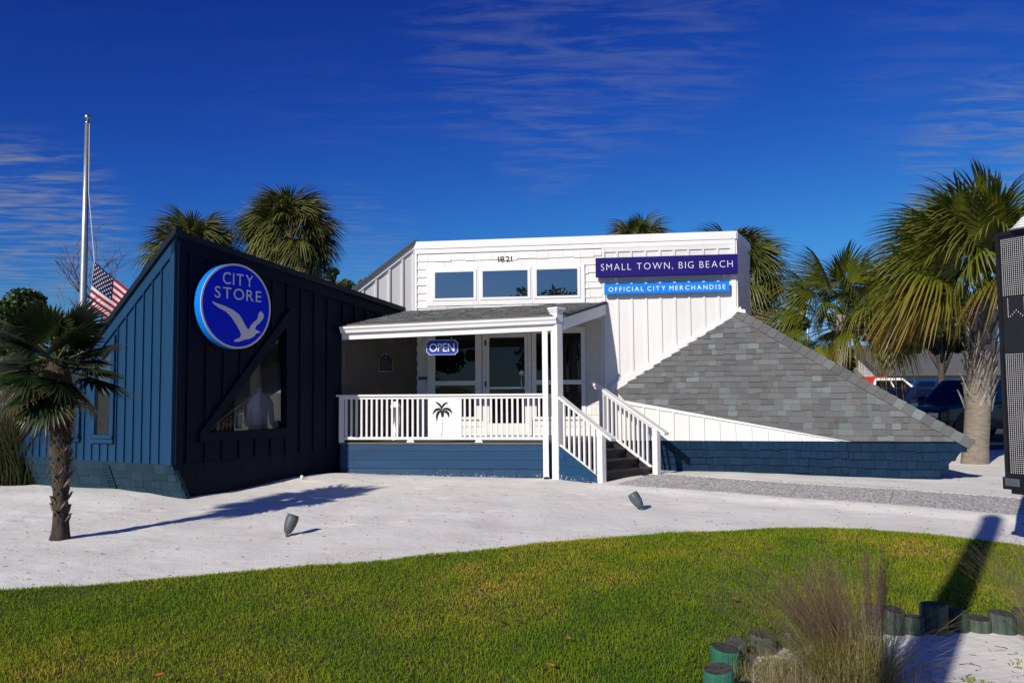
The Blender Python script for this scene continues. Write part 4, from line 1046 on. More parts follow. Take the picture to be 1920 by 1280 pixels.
def shingle_into(mb, pl_, va, thick):
    i = len(mb.v); n = len(pl_)
    top_ = [T_ + rA * x + rU * v + rn * (thick * max(0, 1 - (v - va) / (ch_ * 1.04)) + .003) for x, v in pl_]; bot_ = [T_ + rA * x + rU * v for x, v in pl_]
    mb.v += [tuple(p) for p in top_] + [tuple(p) for p in bot_]
    mb.f.append(tuple(i + j for j in range(n)))
    for j in range(n): mb.f.append((i + j, i + n + j, i + n + (j + 1) % n, i + (j + 1) % n))
    return mb
order = sorted(range(len(shing)), key=lambda i: -shing[i][4]); rest = {}
for rank, i in enumerate(order):
    pl_, va, thick, ci, _ = shing[i]
    if rank < 300: shingle_into(MB(), pl_, va, thick).build('shingle', M['shingles'][ci], lowroof)
    else: shingle_into(rest.setdefault(ci, MB()), pl_, va, thick)
for ci, m_ in rest.items(): stuff(m_.build('small_shingles', M['shingles'][ci], lowroof))
# ridge caps on the hip
hd = (ApX - T_); hl = hd.length; hd.normalize()
mid = left_at(1.6); n1_ = hd.cross(mid - T_).normalized(); n1_ = n1_ if n1_.y < 0 else -n1_
n2_ = hd.cross(Kb - T_).normalized(); n2_ = n2_ if n2_.z > 0 else -n2_
sd1 = (n1_.cross(hd)).normalized(); sd1 = sd1 if sd1.z < 0 else -sd1
sd2 = (n2_.cross(hd)).normalized(); sd2 = sd2 if sd2.z < 0 else -sd2
ncap = 27; cl_ = hl / ncap
for k in range(ncap):
    a = T_ + hd * (k * cl_ - .02); b = T_ + hd * ((k + 1) * cl_ + .03); upv = (n1_ + n2_).normalized()
    ha, hb = upv * .050, upv * .030; wid = .15
    mb = MB()
    def rowp(c, h): return [c + sd1 * wid + n1_ * (h.length * .8), c + h, c + sd2 * wid + n2_ * (h.length * .8)]
    r0, r1 = rowp(a, ha), rowp(b, hb); q0, q1 = rowp(a, upv * .004), rowp(b, upv * .002)
    mb.v = [tuple(v) for v in r0 + r1 + q0 + q1]
    mb.f = [(0, 1, 4, 3), (1, 2, 5, 4), (6, 7, 1, 0), (7, 8, 2, 1), (6, 0, 3, 9), (8, 11, 5, 2)]
    mb.build('ridge_cap', M['shingles'][g.choices([0, 1, 2, 3, 5], [4, 6, 2, 2, .6])[0]], lowroof)
MB().prism(FC, [(apex_u - .05, apex_z - .01), (apex_u + .12, apex_z - .05), (apex_u + .1, apex_z + .03), (apex_u - .03, apex_z + .05)], .04, .10).build('cap_flashing', M['trim'], lowroof)
# white wall wedge under the rising roof edge
ew = Frame(E_, (Q_ - E_) * Vector((1, 1, 0)), Vector((0, 0, 1)).cross(Vector((Q_.x - E_.x, Q_.y - E_.y, 0))), (0, 0, 1))
if ew.ey.y > 0: ew.ey = -ew.ey
ewl = Vector((Q_.x - E_.x, Q_.y - E_.y, 0)).length; ewh = Q_.z - E_.z
def ew_top(u): return ewh * u / ewl
wedge = MB().prism(ew, [(.02, .0), (ewl + .3, -.07), (ewl + .3, ew_top(ewl + .1)), (.02, .005)], -.10, .0).build('wedge_wall', M['white'], bl)
MB().prism(ew, [(.06, .005), (ewl, ew_top(ewl) - .075), (ewl, ew_top(ewl) - .004), (-.05, -.004)], .002, .03).build('rake_board', M['trim'], wedge)
for k in range(1, 13):
    uu = .5 + .29 * (k - 1)
    if uu < ewl and ew_top(uu) - .06 > .02:
        MB().box(ew, uu - .02, uu + .02, .002, .024, -.07 * uu / ewl + .002, ew_top(uu) - .06).build('batten', M['white'], wedge)
# dark blue shake base, leaning inwards
gE = E_ + Vector((0, 0, -.012)); gT = T_ + Vector((-.03, 0, -.012)); gQ = ew.p(ewl + .2, -.01, -.085)
inw = -ew.ey
be = E_ + inw * .30; be.z = -.12; bq = gQ + inw * .25; bq.z = -.12; bt = Vector((7.16, 13.98, -.12))
skirt(gQ, gE, bq, be, 'roof_base', M['blue_shake'], M['blue_shake'], bl, 5, 61, .07, .27, t=.030)
skirt(gE, gT, be, bt, 'roof_base', M['blue_shake'], M['blue_shake'], bl, 5, 62, .07, .29, t=.030)
skirt(gT, Kb + Vector((0, 0, -.01)), bt, Vector((7.6, 18.2, -.12)), 'roof_base', M['blue_shake'], M['blue_shake'], bl, 5, 63, .3, .5, t=.018)
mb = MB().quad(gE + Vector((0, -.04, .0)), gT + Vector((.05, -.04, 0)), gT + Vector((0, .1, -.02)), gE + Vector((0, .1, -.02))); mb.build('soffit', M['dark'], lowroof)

# ------------------------------------------------------------------ lettering
def glyph(ch, size, thick, offset=0.0):
    c = bpy.data.curves.new('glyph', 'FONT'); c.body = ch; c.size = size; c.extrude = thick; c.offset = offset; c.resolution_u = 4
    o = bpy.data.objects.new('glyph', c); COL.objects.link(o)
    dg_ = bpy.context.evaluated_depsgraph_get(); me = bpy.data.meshes.new_from_object(o.evaluated_get(dg_))
    bpy.data.objects.remove(o); bpy.data.curves.remove(c)
    return me
GL_CACHE = {}
def write(text, F, u0, u1, zbase, cap_h, n, m, parent, gap=0.28, space=0.7, thick=.003, offset=0.0, name='letter', squeeze=None):
    """letters laid on frame F between u0 and u1, one object each"""
    size = cap_h / 0.727
    gl = []
    x = 0
    for ch in text:
        if ch == ' ': x += cap_h * space; continue
        key = (ch, round(offset / cap_h, 4))
        if key not in GL_CACHE:
            me = glyph(ch, 1.0, 0.0, offset / size)
            GL_CACHE[key] = np.array([tuple(v.co) for v in me.vertices]), [tuple(p.vertices) for p in me.polygons]
            bpy.data.meshes.remove(me)
        vv, ff = GL_CACHE[key]
        vv = vv * size; x0 = vv[:, 0].min(); w = vv[:, 0].max() - x0
        gl.append((ch, vv, ff, x - x0)); x += w + cap_h * gap
    total = x - cap_h * gap
    k = (u1 - u0) / total if squeeze is None else squeeze
    for ch, vv, ff, xo in gl:
        mb = MB(); m_ = len(vv)
        mb.v = [tuple(F.p(u0 + (v[0] + xo) * k, n, zbase + v[1])) for v in vv] + [tuple(F.p(u0 + (v[0] + xo) * k, n + thick, zbase + v[1])) for v in vv]
        ed = {}
        for f in ff:
            for a, b in zip(f, f[1:] + f[:1]):
                ed[(a, b)] = 1
        mb.f = [tuple(reversed(f)) for f in ff] + [tuple(i + m_ for i in f) for f in ff] + [(a, b, b + m_, a + m_) for (a, b) in ed if (b, a) not in ed]
        mb.build(name, m, parent)

# ---- signs (each hangs on the building, a thing of its own)
SGN = FC.shifted(.10)
a0 = SGN.uz(1117, 502)[0]; a1 = SGN.uz(1382, 497)[0]
zt_ = (SGN.uz(1117, 484)[1] + SGN.uz(1382, 479)[1]) / 2; zb_ = (SGN.uz(1117, 520)[1] + SGN.uz(1382, 515)[1]) / 2
s1 = thing('wall_sign', 'long dark violet blue sign reading SMALL TOWN, BIG BEACH on white wall', 'sign', tuple(FC.p((a0 + a1) / 2, 0, zb_)))
MB().box(SGN, a0, a1, .0, .11, zb_, zt_).build('panel', M['sign_navy'], s1, bevel=.004)
hh_ = zt_ - zb_
write('SMALL TOWN, BIG BEACH', SGN, a0 + .11, a1 - .10, zb_ + hh_ * .33, hh_ * .37, .111, M['letter'], s1, gap=.34, space=.55, offset=-.010 * hh_)
for uu in (a0 + .4, a1 - .25):
    MB().box(SGN, uu - .02, uu + .02, -.07, -.002, zb_ - .05, zt_ - .1).build('bracket', M['trim'], s1)
SG2 = FC.shifted(.085)
b0 = SG2.uz(1133, 540)[0]; b1 = SG2.uz(1367, 538)[0]; zt2 = (SG2.uz(1133, 533)[1] + SG2.uz(1367, 529)[1]) / 2; zb2 = (SG2.uz(1133, 552)[1] + SG2.uz(1367, 548)[1]) / 2
s2_ = thing('wall_sign', 'narrow bright azure sign reading OFFICIAL CITY MERCHANDISE below the violet one', 'sign', tuple(FC.p((b0 + b1) / 2, 0, zb2)))
MB().box(SG2, b0, b1, .0, .075, zb2, zt2).build('panel', M['sign_cyan'], s2_, bevel=.003)
hh2 = zt2 - zb2
write('OFFICIAL CITY MERCHANDISE', SG2, b0 + .09, b1 - .08, zb2 + hh2 * .26, hh2 * .46, .076, M['letter'], s2_, gap=.42, space=.42)
for uu in (b0 + .3, b1 - .3):
    MB().box(SG2, uu - .015, uu + .015, -.055, -.002, zb2 + .03, zt2 - .03).build('bracket', M['trim'], s2_)

# round sign
CSc = LF.uz(444, 574)
RS = Wall(*LF.p(CSc[0], 0, 0).xy, 58)
RSp = RS.shifted(.24)
cu, cz = RSp.uz(444, 574); rad = (RSp.uz(444, 495)[1] - RSp.uz(444, 654)[1]) / 2
rs = thing('round_sign', 'round royal blue sign reading CITY STORE with a grey seagull', 'sign', tuple(RSp.p(cu, 0, cz)))
cpos = RSp.p(cu, 0, cz)
MB().lathe(cpos - RS.ey * .15, [(rad * .985, 0), (rad, .01), (rad, .145), (rad * .99, .15)], 72, axis=RS.ey).build('drum', M['sign_cyan'], rs)
RF = Frame(cpos, RS.ex, RS.ey, (0, 0, 1))
circ = lambda r, n=72: [(r * math.cos(2 * PI * k / n), r * math.sin(2 * PI * k / n)) for k in range(n)]
MB().prism(RF, circ(rad * 1.0), .0005, .012, holes=[circ(rad * .955)]).build('rim', M['letter_grey'], rs)
MB().prism(RF, circ(rad * .954), .0005, .008).build('face', M['sign_blue'], rs)
def rs_uz(px, py):
    a, b = RSp.uz(px, py); return a - cu, b - cz
bird = [(127, 20), (175, 42), (240, 64), (310, 98), (365, 138), (390, 175), (415, 225), (440, 265), (455, 272), (470, 240), (500, 205), (530, 180), (538, 140), (555, 110), (575, 125), (587, 150), (578, 180), (550, 215), (520, 240), (508, 272), (530, 282), (558, 300), (520, 308), (500, 335), (460, 355), (410, 365), (370, 380), (335, 384), (318, 375), (340, 358), (375, 345), (385, 320), (376, 288), (345, 235), (300, 165), (250, 113), (180, 75), (140, 45)]
MB().prism(RF, [rs_uz(370 + x / 4.742, 560 + y / 4.742) for x, y in bird], .0085, .013).build('seagull', M['letter_grey'], rs)
(t0u, _), (t1u, _) = rs_uz(417, 523), rs_uz(474, 523)
write('CITY', RF, t0u, t1u, rs_uz(446, 535)[1], rs_uz(446, 512)[1] - rs_uz(446, 535)[1], .0085, M['letter_grey'], rs, gap=.24)
(t0u, _), (t1u, _) = rs_uz(402, 550), rs_uz(489, 552)
write('STORE', RF, t0u, t1u, rs_uz(446, 562)[1], rs_uz(446, 540)[1] - rs_uz(446, 562)[1], .0085, M['letter_grey'], rs, gap=.22)
for sx in (-.35, .35):
    MB().box(RF, sx * rad - .03, sx * rad + .03, -.26, -.151, -.03, .03).build('bracket', M['black'], rs)

# OPEN sign under the eave
OP = Wall(*onY(829, 650, 15.02).xy, -6)
ow, oh = OP.uz(859, 651)[0] - OP.uz(800, 651)[0], OP.uz(829, 637)[1] - OP.uz(829, 665)[1]
oz = OP.uz(829, 651)[1]; ou = OP.uz(829, 651)[0]
osn = thing('open_sign', 'blue hanging sign with notched corners reading OPEN above the porch railing', 'sign', tuple(OP.p(ou, 0, oz - oh / 2)))
c_ = .045; w2, h2 = ow / 2, oh / 2
def notch(w2, h2, c):
    pts = []
    for sx, sz in ((1, -1), (1, 1), (-1, 1), (-1, -1)):
        arc = []
        for k in range(6):
            a = k / 5 * PI / 2
            arc.append((sx * (w2 - c * math.cos(a)), sz * (h2 - c * math.sin(a))))
        if sx * sz > 0: arc = arc[::-1]
        pts += arc[::-1]
    return pts
OFr = Frame(OP.p(ou, 0, oz), OP.ex, OP.ey, (0, 0, 1))
nt_ = [(w2 - c_, -h2), (w2 - c_, -h2 + c_ * .35), (w2 - c_ * .35, -h2 + c_), (w2, -h2 + c_), (w2, h2 - c_), (w2 - c_ * .35, h2 - c_), (w2 - c_, h2 - c_ * .35), (w2 - c_, h2), (-w2 + c_, h2), (-w2 + c_, h2 - c_ * .35), (-w2 + c_ * .35, h2 - c_), (-w2, h2 - c_), (-w2, -h2 + c_), (-w2 + c_ * .35, -h2 + c_), (-w2 + c_, -h2 + c_ * .35), (-w2 + c_, -h2)]
MB().prism(OFr, nt_, -.012, .0).build('border', M['letter_grey'], osn)
MB().prism(OFr, [(x * .965, z * .93) for x, z in nt_], .0005, .004).build('face', M['open_blue'], osn)
write('OPEN', OFr, -w2 * .80, w2 * .78, -h2 * .56, h2 * 1.14, .0045, M['letter'], osn, gap=.10)
for sx in (-.18, .18):
    MB().tube([OFr.p(sx, -.006, h2), OFr.p(sx, -.006, 2.66 - oz)], .004, 6).build('chain', M['silver'], osn)
# house number
nu0, nz0 = FC.uz(934, 491); nu1, nz1 = FC.uz(960, 480)
hn_o = bpy.data.objects.new('house_number', None); COL.objects.link(hn_o); hn_o.parent = bl; ROOT[hn_o.name] = ROOT[bl.name]
write('1821', FC, nu0, nu1, nz0, nz1 - nz0, .030, M['black'], hn_o, gap=.16, name='numeral')

# bronze plaque on the dark porch wall
pl0, pl1, plz0, plz1 = rectpx(PW, 707, 662, 734, 697)
pq = thing('plaque', 'black bronze plaque with arched top and silver border on dark porch wall', 'plaque', tuple(PW.p((pl0 + pl1) / 2, 0, plz0)))
cxp = (pl0 + pl1) / 2; wp = (pl1 - pl0) / 2; hs_ = plz0 + (plz1 - plz0) * .72
def plq(s):
    w = wp - s; pts = [(cxp - w, plz0 + s), (cxp + w, plz0 + s), (cxp + w, hs_ - s * .4)]
    for k in range(13):
        a = PI * k / 12; pts.append((cxp + (w * .72) * math.cos(a), hs_ + (plz1 - hs_ - s) * math.sin(a)))
    return pts + [(cxp - w, hs_ - s * .4)]
MB().prism(PW, plq(0), .02, .045, holes=[plq(.018)]).build('border', M['silver'], pq)
MB().prism(PW, plq(.018), .02, .036).build('plate', M['bronze'], pq)
MB().lathe(PW.p(cxp, .036, hs_ + .02), [(.035, 0), (.03, .006), (.012, .008)], 20, axis=PW.ey).build('seal', M['lamp_grey'], pq)
for k in range(6):
    zz0 = hs_ - .045 - k * .035
    MB().box(PW, cxp - wp * (.72 if k else .5), cxp + wp * (.72 if k else .5), .0362, .039, zz0 - .006, zz0 + .006).build('text_line', M['lamp_grey'], pq)
# opening hours plates
for nm, (x0, y0, x1, y1), lab, mm_ in (('wall_plate', (785, 698, 802, 705), 'small pale plate on white shakes beside porch window', M['letter_grey']), ('wall_plate', (785, 706, 802, 712), 'small dark plate with pale lettering just below a pale plate', M['lamp_grey'])):
    ua_, ub_, za_, zb2_ = rectpx(DW, x0, y0, x1, y1)
    o_ = MB().box(DW, ua_, ub_, .022, .03, za_, zb2_).build(nm, mm_); tag(o_, lab, 'sign')

# receptacle standing on the deck behind the railing
rc = onY(742, 780, 15.45); rz = FLOOR
urn = thing('cigarette_urn', 'slim grey metal ash urn behind the porch railing', 'bin', (rc.x, rc.y, rz))
MB().lathe((rc.x, rc.y, rz), [(.13, 0), (.13, .03), (.09, .06), (.085, .6), (.10, .62)], 20).build('body', M['silver'], urn, smooth=True)
MB().lathe((rc.x, rc.y, rz + .621), [(.105, 0), (.10, .05), (.05, .12), (.02, .13)], 20).build('hood', M['gutter'], urn, smooth=True)

# ---- mannequin torso and goods behind the triangular window
LFm = LF.shifted(-.62); mq = LFm.uz(484, 806); mpos = LFm.p(mq[0], 0, mq[1])
man = thing('mannequin', 'headless mannequin in pale long sleeved shirt behind the triangular window', 'mannequin', tuple(mpos))
MF = Frame(mpos, LF.ex, LF.ey, (0, 0, 1))
def loft(F, secs, n=20):
    mb = MB()
    for (z, a, b, cu_, cn_) in secs:
        for j in range(n):
            t = 2 * PI * j / n; mb.v.append(tuple(F.p(cu_ + a * math.cos(t), cn_ + b * math.sin(t), z)))
    for k in range(len(secs) - 1):
        for j in range(n):
            p = k * n + j; q = k * n + (j + 1) % n; mb.f.append((p, q, q + n, p + n))
    mb.f.append(tuple(reversed(range(n)))); mb.f.append(tuple((len(secs) - 1) * n + j for j in range(n)))
    return mb
loft(MF, [(.06, .185, .12, 0, 0), (.2, .18, .115, 0, 0), (.38, .20, .12, 0, 0), (.50, .215, .115, 0, 0), (.58, .20, .095, 0, 0), (.63, .12, .075, 0, 0), (.67, .065, .06, 0, 0), (.75, .055, .055, 0, 0)]).build('torso', M['fabric'], man, smooth=True)
loft(MF, [(-.02, .19, .125, 0, 0), (.10, .192, .127, 0, 0)]).build('hem', M['fabric_band'], man, smooth=True)
for sx in (-1, 1):
    MB().tube([MF.p(sx * .19, 0, .56), MF.p(sx * .25, .02, .45), MF.p(sx * .275, .03, .28), MF.p(sx * .27, .06, .08)], [.06, .055, .048, .04], 12).build('sleeve', M['fabric'], man, smooth=True)
LFc = LF.shifted(-.40); cq = LFc.uz(447, 803); cupo = LFc.p(cq[0], 0, cq[1])
co = MB().lathe(cupo, [(.05, 0), (.055, .02), (.065, .2), (.068, .215), (.06, .22)], 20).build('tumbler', M['cup'], smooth=True); tag(co, 'pale green tumbler inside the triangular window beside the mannequin', 'cup')
bq_ = LFc.uz(520, 797); bo = LFc.p(bq_[0], 0, bq_[1])
mb = MB().lathe(bo - Vector((0, 0, .09)), [(.02, 0), (.07, .02), (.09, .07), (.08, .13), (.04, .17), (.01, .18)], 18); tag(mb.build('round_cushion', M['taupe'], smooth=True), 'round tan object low in the right corner of triangular window', 'cushion')

# ------------------------------------------------------------------ ground spotlights
def spot(px, py, tilt, rot, s, label):
    p = onZ(px, py, 0.0); p.z = float(sand_z(p.x, p.y))
    t = thing('ground_spotlight', label, 'spotlight', tuple(p), 'bullet spotlights in the sand')
    ax = Vector((math.sin(tilt) * math.cos(rot), math.sin(tilt) * math.sin(rot), math.cos(tilt)))
    MB().lathe(p - Vector((0, 0, .04)), [(.018 * s, 0), (.02 * s, .05), (.02 * s, .075)], 14).build('knuckle', M['lamp_grey'], t, smooth=True)
    b = p + Vector((0, 0, .025))
    MB().lathe(b, [(.02 * s, 0), (.045 * s, .02 * s), (.062 * s, .07 * s), (.072 * s, .12 * s), (.075 * s, .17 * s), (.073 * s, .2 * s), (.066 * s, .225 * s), (.058 * s, .225 * s), (.056 * s, .20 * s)], 24, axis=ax).build('housing', M['lamp_grey'], t, smooth=True)
    MB().lathe(b + ax * .2 * s, [(.054 * s, 0), (.054 * s, .004)], 20, axis=ax).build('lens', M['lens'], t)
spot(538, 999, .42, .9, .95, 'slate grey spotlight leaning right on the left part of the sand')
spot(1203, 954, .62, 2.6, 1.0, 'slate grey spotlight leaning left on the sand near the steps')
# little capped pipe against the blue wing
p = onZ(566, 902, .06); 
pp = thing('stub_pipe', 'small pale capped pipe standing beside the dark blue wing', 'pipe', (p.x, p.y, .05))
MB().tube([(p.x, p.y, 0), (p.x, p.y, .12)], .016, 10).build('pipe', M['gutter'], pp, smooth=True)
MB().lathe((p.x, p.y, .10), [(.026, 0), (.028, .05), (.015, .065)], 14).build('cap', M['gutter'], pp, smooth=True)

# ------------------------------------------------------------------ timber posts around the planting bed
posts = [(1355, 1335, 1262, 56), (1368, 1272, 1222, 55), (1386, 1250, 1208, 42), (1438, 1228, 1196, 49), (1494, 1216, 1192, 45), (1545, 1205, 1178, 44), (1590, 1196, 1165, 44), (1646, 1188, 1138, 45), (1686, 1190, 1147, 40), (1722, 1190, 1160, 40), (1765, 1188, 1138, 50), (1808, 1182, 1150, 38), (1848, 1183, 1164, 45), (1894, 1185, 1155, 48), (1940, 1186, 1150, 46)]
plab = ['charred topped green post cut off by the bottom frame edge', 'bright green post, tallest of the group at the bottom right corner of the lawn', 'dark post tucked right behind the bright green post', 'grey green post just left of the purple grass clump', 'low dark post at the left edge of the grass clump', 'low post hidden inside the purple grass clump, left one', 'low post hidden inside the purple grass clump, right one', 'grey weathered post seen through the grass clump, first right of it', 'grey post between the grass clump and the dark shaded post', 'darkest post, standing in the long shadow left of the tall post', 'tall thick green post at the end of the long lawn shadow', 'short pale green post just right of the tall thick one', 'lowest flat post in the right-hand row', 'green post near the right edge with grass blades crossing it', 'post at the very right edge of the row']
for i, ((px, pb, pt, w), lab) in enumerate(zip(posts, plab)):
    p = onZ(px, pb, 0.0); r = w / 2 / FPX * p.y * .98
    zt = CAMZ + (onY(px, pt, p.y).z - CAMZ)
    z0 = -.12; gpost = random.Random(i)
    t = thing('timber_post', lab, 'post', (p.x, p.y + r, 0.0), 'timber posts edging the lawn')
    n = 22; mb = MB(); rows = [z0, zt * .5, zt - .012, zt]
    tl = (gpost.uniform(-.012, .012), gpost.uniform(-.012, .012)); wob = [1 + gpost.uniform(-.025, .025) for _ in range(n)]
    for z in rows:
        k = (1 if z < zt else .93)
        for j in range(n):
            a = 2 * PI * j / n; mb.v.append((p.x + r * k * wob[j] * math.cos(a), p.y + r + r * k * wob[j] * math.sin(a), z + (tl[0] * math.cos(a) + tl[1] * math.sin(a) if z > 0 else 0)))
    for k in range(3):
        for j in range(n):
            q = k * n + j; q2 = k * n + (j + 1) % n; mb.f.append((q, q2, q2 + n, q + n))
    mb.build('shaft', M['post_bright' if i < 2 else 'post_green'], t)
    mt = MB()
    mt.v = [mb.v[3 * n + j] for j in range(n)] + [(p.x, p.y + r, zt - .006)]
    mt.v = [(a, b, c + .0005) for a, b, c in mt.v]
    mt.f = [(j, (j + 1) % n, n) for j in range(n)]
    mt.build('end_grain', M['post_top'], t)

# ------------------------------------------------------------------ fallen leaves on the lawn
lf_list = [(1066, 1203, 'o', 'pale orange fallen leaf, second from the bottom on the central lawn'), (1033, 1254, 'o', 'bright orange fallen leaf casting a shadow near the bottom of the lawn'), (297, 1274, 'o', 'orange fallen leaf at the bottom left of the lawn'), (930, 1166, 'b', 'dark brown leaf left of two in the middle of the lawn'), (971, 1168, 'b', 'dark curled leaf right of two in the middle of the lawn'), (1147, 1095, 'b', 'small brown leaf high on the lawn right of centre'), (1278, 1168, 'b', 'small dark leaf on the lawn left of the timber posts'), (766, 1241, 'b', 'small tan leaf low on the lawn left of centre'), (344, 1195, 'b', 'dark brown leaf on the lower left part of the lawn'), (247, 1131, 'b', 'small dark leaf near the top of the lawn at left'), (1377, 1128, 'o', 'rust coloured fallen leaf left of the purple grass clump'), (1632, 1022, 'o', 'rust coloured fallen leaf near the far edge of the lawn'), (942, 1030, 'b', 'dark leaf lying where the lawn meets the sand')]
for i, (px, py, c, lab) in enumerate(lf_list):
    p = onZ(px, py, 0.06); gl_ = random.Random(200 + i); s = gl_.uniform(.024, .034) * (1.25 if c == 'o' else 1.0); a = gl_.uniform(0, 6.28); z = p.z + .018
    pts = [(-1, 0), (-.55, .42), (0, .52), (.55, .36), (1.05, 0), (.55, -.36), (0, -.52), (-.55, -.42)]
    mb = MB(); ca, sa = math.cos(a), math.sin(a)
    def LP_(x, y, h): return (p.x + (x * ca - y * sa) * s, p.y + (x * sa + y * ca) * s, z + h * s)
    mb.v = [LP_(x, y, .55 * y * y + .3 * abs(y) + .25 * x * x) for x, y in pts] + [LP_(x, 0, .12 * x * x) for x in (-.55, 0, .55)] + [LP_(-1.5, .05, .3)]
    mb.f = [(0, 8, 1), (1, 8, 9, 2), (2, 9, 10, 3), (3, 10, 4), (0, 7, 8), (7, 6, 9, 8), (6, 5, 10, 9), (5, 4, 10), (0, 11, 8)]
    o_ = mb.build('fallen_leaf', M['leaf_orange' if c == 'o' else 'leaf_brown'], smooth=True)
    if lab: tag(o_, lab, 'leaf', 'fallen leaves on the lawn')
    else: tag(o_, 'small brown fallen leaf lying in the short lawn grass', 'leaf', 'small brown leaves on the lawn')

# ------------------------------------------------------------------ palms
def fan_frond(name, mats, nseg=34, seg=0.85, spread=118, pet=0.8, droop=0.35, tipdroop=0.35, fold=0.25, width=0.036, sag=0.2, costa=0.25, seed=1, joined=0.35):
    """costapalmate fan leaf, base at the origin, growing along +Y"""
    g = random.Random(seed); V = []; F = []; T = []; MI = []
    def strip(pts, ws, us, ts):
        i = len(V)
        for p, w, uvec, t in zip(pts, ws, us, ts):
            V.append(tuple(p - uvec * w)); V.append(tuple(p + Vector((0, 0, -w * .55)))); V.append(tuple(p + uvec * w)); T.extend([t] * 3)
        for k in range(len(pts) - 1):
            a = i + 3 * k; F.append((a, a + 1, a + 4, a + 3)); F.append((a + 1, a + 2, a + 5, a + 4))
    # petiole
    P = []
    for k in range(5):
        t = k / 4; P.append(Vector((0, pet * t, -sag * pet * t * t)))
    i = len(V)
    for k, p in enumerate(P):
        w = .020 * (1 - .5 * k / 4)
        for c in ((-w, 0, .006), (0, 0, -.014), (w, 0, .006)):
            V.append(tuple(p + Vector(c))); T.append(0)
    for k in range(4):
        a = i + 3 * k
        for x, y in ((0, 1), (1, 2), (2, 0)): F.append((a + x, a + y, a + 3 + y, a + 3 + x))
    npet = len(F)
    hub = P[-1]; slope = -2 * sag
    for s in range(nseg):
        f = (s + .5) / nseg * 2 - 1
        a = math.radians(spread) * f + g.uniform(-.03, .03)
        c0 = hub + Vector((0, 1, slope)) * costa * (1 - abs(f)) ** 1.2 * seg
        d = Vector((math.sin(a), math.cos(a), 0)); L_ = seg * (.72 + .28 * math.cos(a * .75)) * g.uniform(.9, 1.06)
        sl = slope * math.cos(a) * .8 - fold * abs(math.sin(a))
        perp = Vector((math.cos(a), -math.sin(a), 0))
        pts, ws, us, ts = [], [], [], []
        td = tipdroop * g.uniform(.6, 1.5); side = g.uniform(-.06, .06)
        for t, wf in ((0, .25), (.22, .8), (.45, 1.0), (.65, .75), (.84, .42), (1.0, .04)):
            z = sl * L_ * t - droop * L_ * t * t - td * L_ * max(0, t - joined) ** 2
            pts.append(c0 + d * L_ * t * (1 - .28 * td * max(0, t - joined) ** 2) + perp * side * L_ * t * t + Vector((0, 0, z))); ws.append(width * wf); us.append(perp); ts.append(t)
        strip(pts, ws, us, ts)
    me = bpy.data.meshes.new(name); me.from_pydata(V, [], F)
    for m_ in mats: me.materials.append(m_)
    mi = [1] * npet + [0] * (len(F) - npet); me.polygons.foreach_set('material_index', mi)
    me.polygons.foreach_set('use_smooth', [True] * len(F))
    at = me.attributes.new('t', 'FLOAT', 'POINT'); at.data.foreach_set('value', T); me.update()
    return me
FR = {}
def frond_set(key, leaf, n=3, **kw):
    FR[key] = [fan_frond('frond_' + key, [M[leaf], M['petiole']], seed=100 + 7 * k + len(FR) * 31, **kw) for k in range(n)]
frond_set('young', 'sabal', seg=.95, pet=1.05, droop=.15, tipdroop=.7, fold=.75, spread=84, sag=.03, costa=.5, nseg=40, width=.024)
frond_set('mid', 'sabal', seg=.88, pet=1.3, droop=.36, tipdroop=1.05, fold=.55, spread=118, sag=.10, costa=.5, nseg=42, width=.023)
frond_set('low', 'sabal_old', seg=.80, pet=1.15, droop=.5, tipdroop=1.6, fold=.6, spread=118, sag=.16, costa=.45, nseg=40, width=.022)
frond_set('far', 'sabal_dark', seg=.58, pet=.72, droop=.35, tipdroop=.9, fold=.4, spread=125, sag=.12, nseg=26, width=.022, costa=.3)
frond_set('fard', 'sabal_dead', seg=.75, pet=.6, droop=.8, tipdroop=1.4, fold=.8, spread=120, sag=.3, nseg=22, width=.032, costa=.3)
frond_set('wind', 'windmill', seg=.46, pet=.34, droop=.10, tipdroop=.30, fold=.12, spread=128, sag=.10, nseg=36, width=.023, costa=.12, joined=.55)
def put_frond(key, g, root, base, az, el, sc, roll=0.0):
    o = bpy.data.objects.new('frond', g.choice(FR[key])); COL.objects.link(o); o.parent = root
    loc = Vector(base) - ROOT[root.name]
    o.matrix_local = Matrix.Translation(loc) @ Matrix.Rotation(az - PI / 2, 4, 'Z') @ Matrix.Rotation(el, 4, 'X') @ Matrix.Rotation(roll, 4, 'Y') @ Matrix.Diagonal((sc, sc, sc, 1))
    return o
def trunk_mesh(pts, rads, n=14, seed=0, rough=.06):
    g = random.Random(seed); mb = MB()
    for p, r in zip(pts, rads):
        for j in range(n):
            a = 2 * PI * j / n; k = r * (1 + g.uniform(-rough, rough)); mb.v.append((p[0] + k * math.cos(a), p[1] + k * math.sin(a), p[2]))
    for k in range(len(pts) - 1):
        for j in range(n):
            a = k * n + j; b = k * n + (j + 1) % n; mb.f.append((a, b, b + n, a + n))
    mb.f.append(tuple((len(pts) - 1) * n + j for j in range(n)))
    return mb
def lerp_path(a, b, n, bend=(0, 0, 0)):
    a, b, c = Vector(a), Vector(b), Vector(bend)
    return [a + (b - a) * (k / n) + c * math.sin(PI * k / n) for k in range(n + 1)]
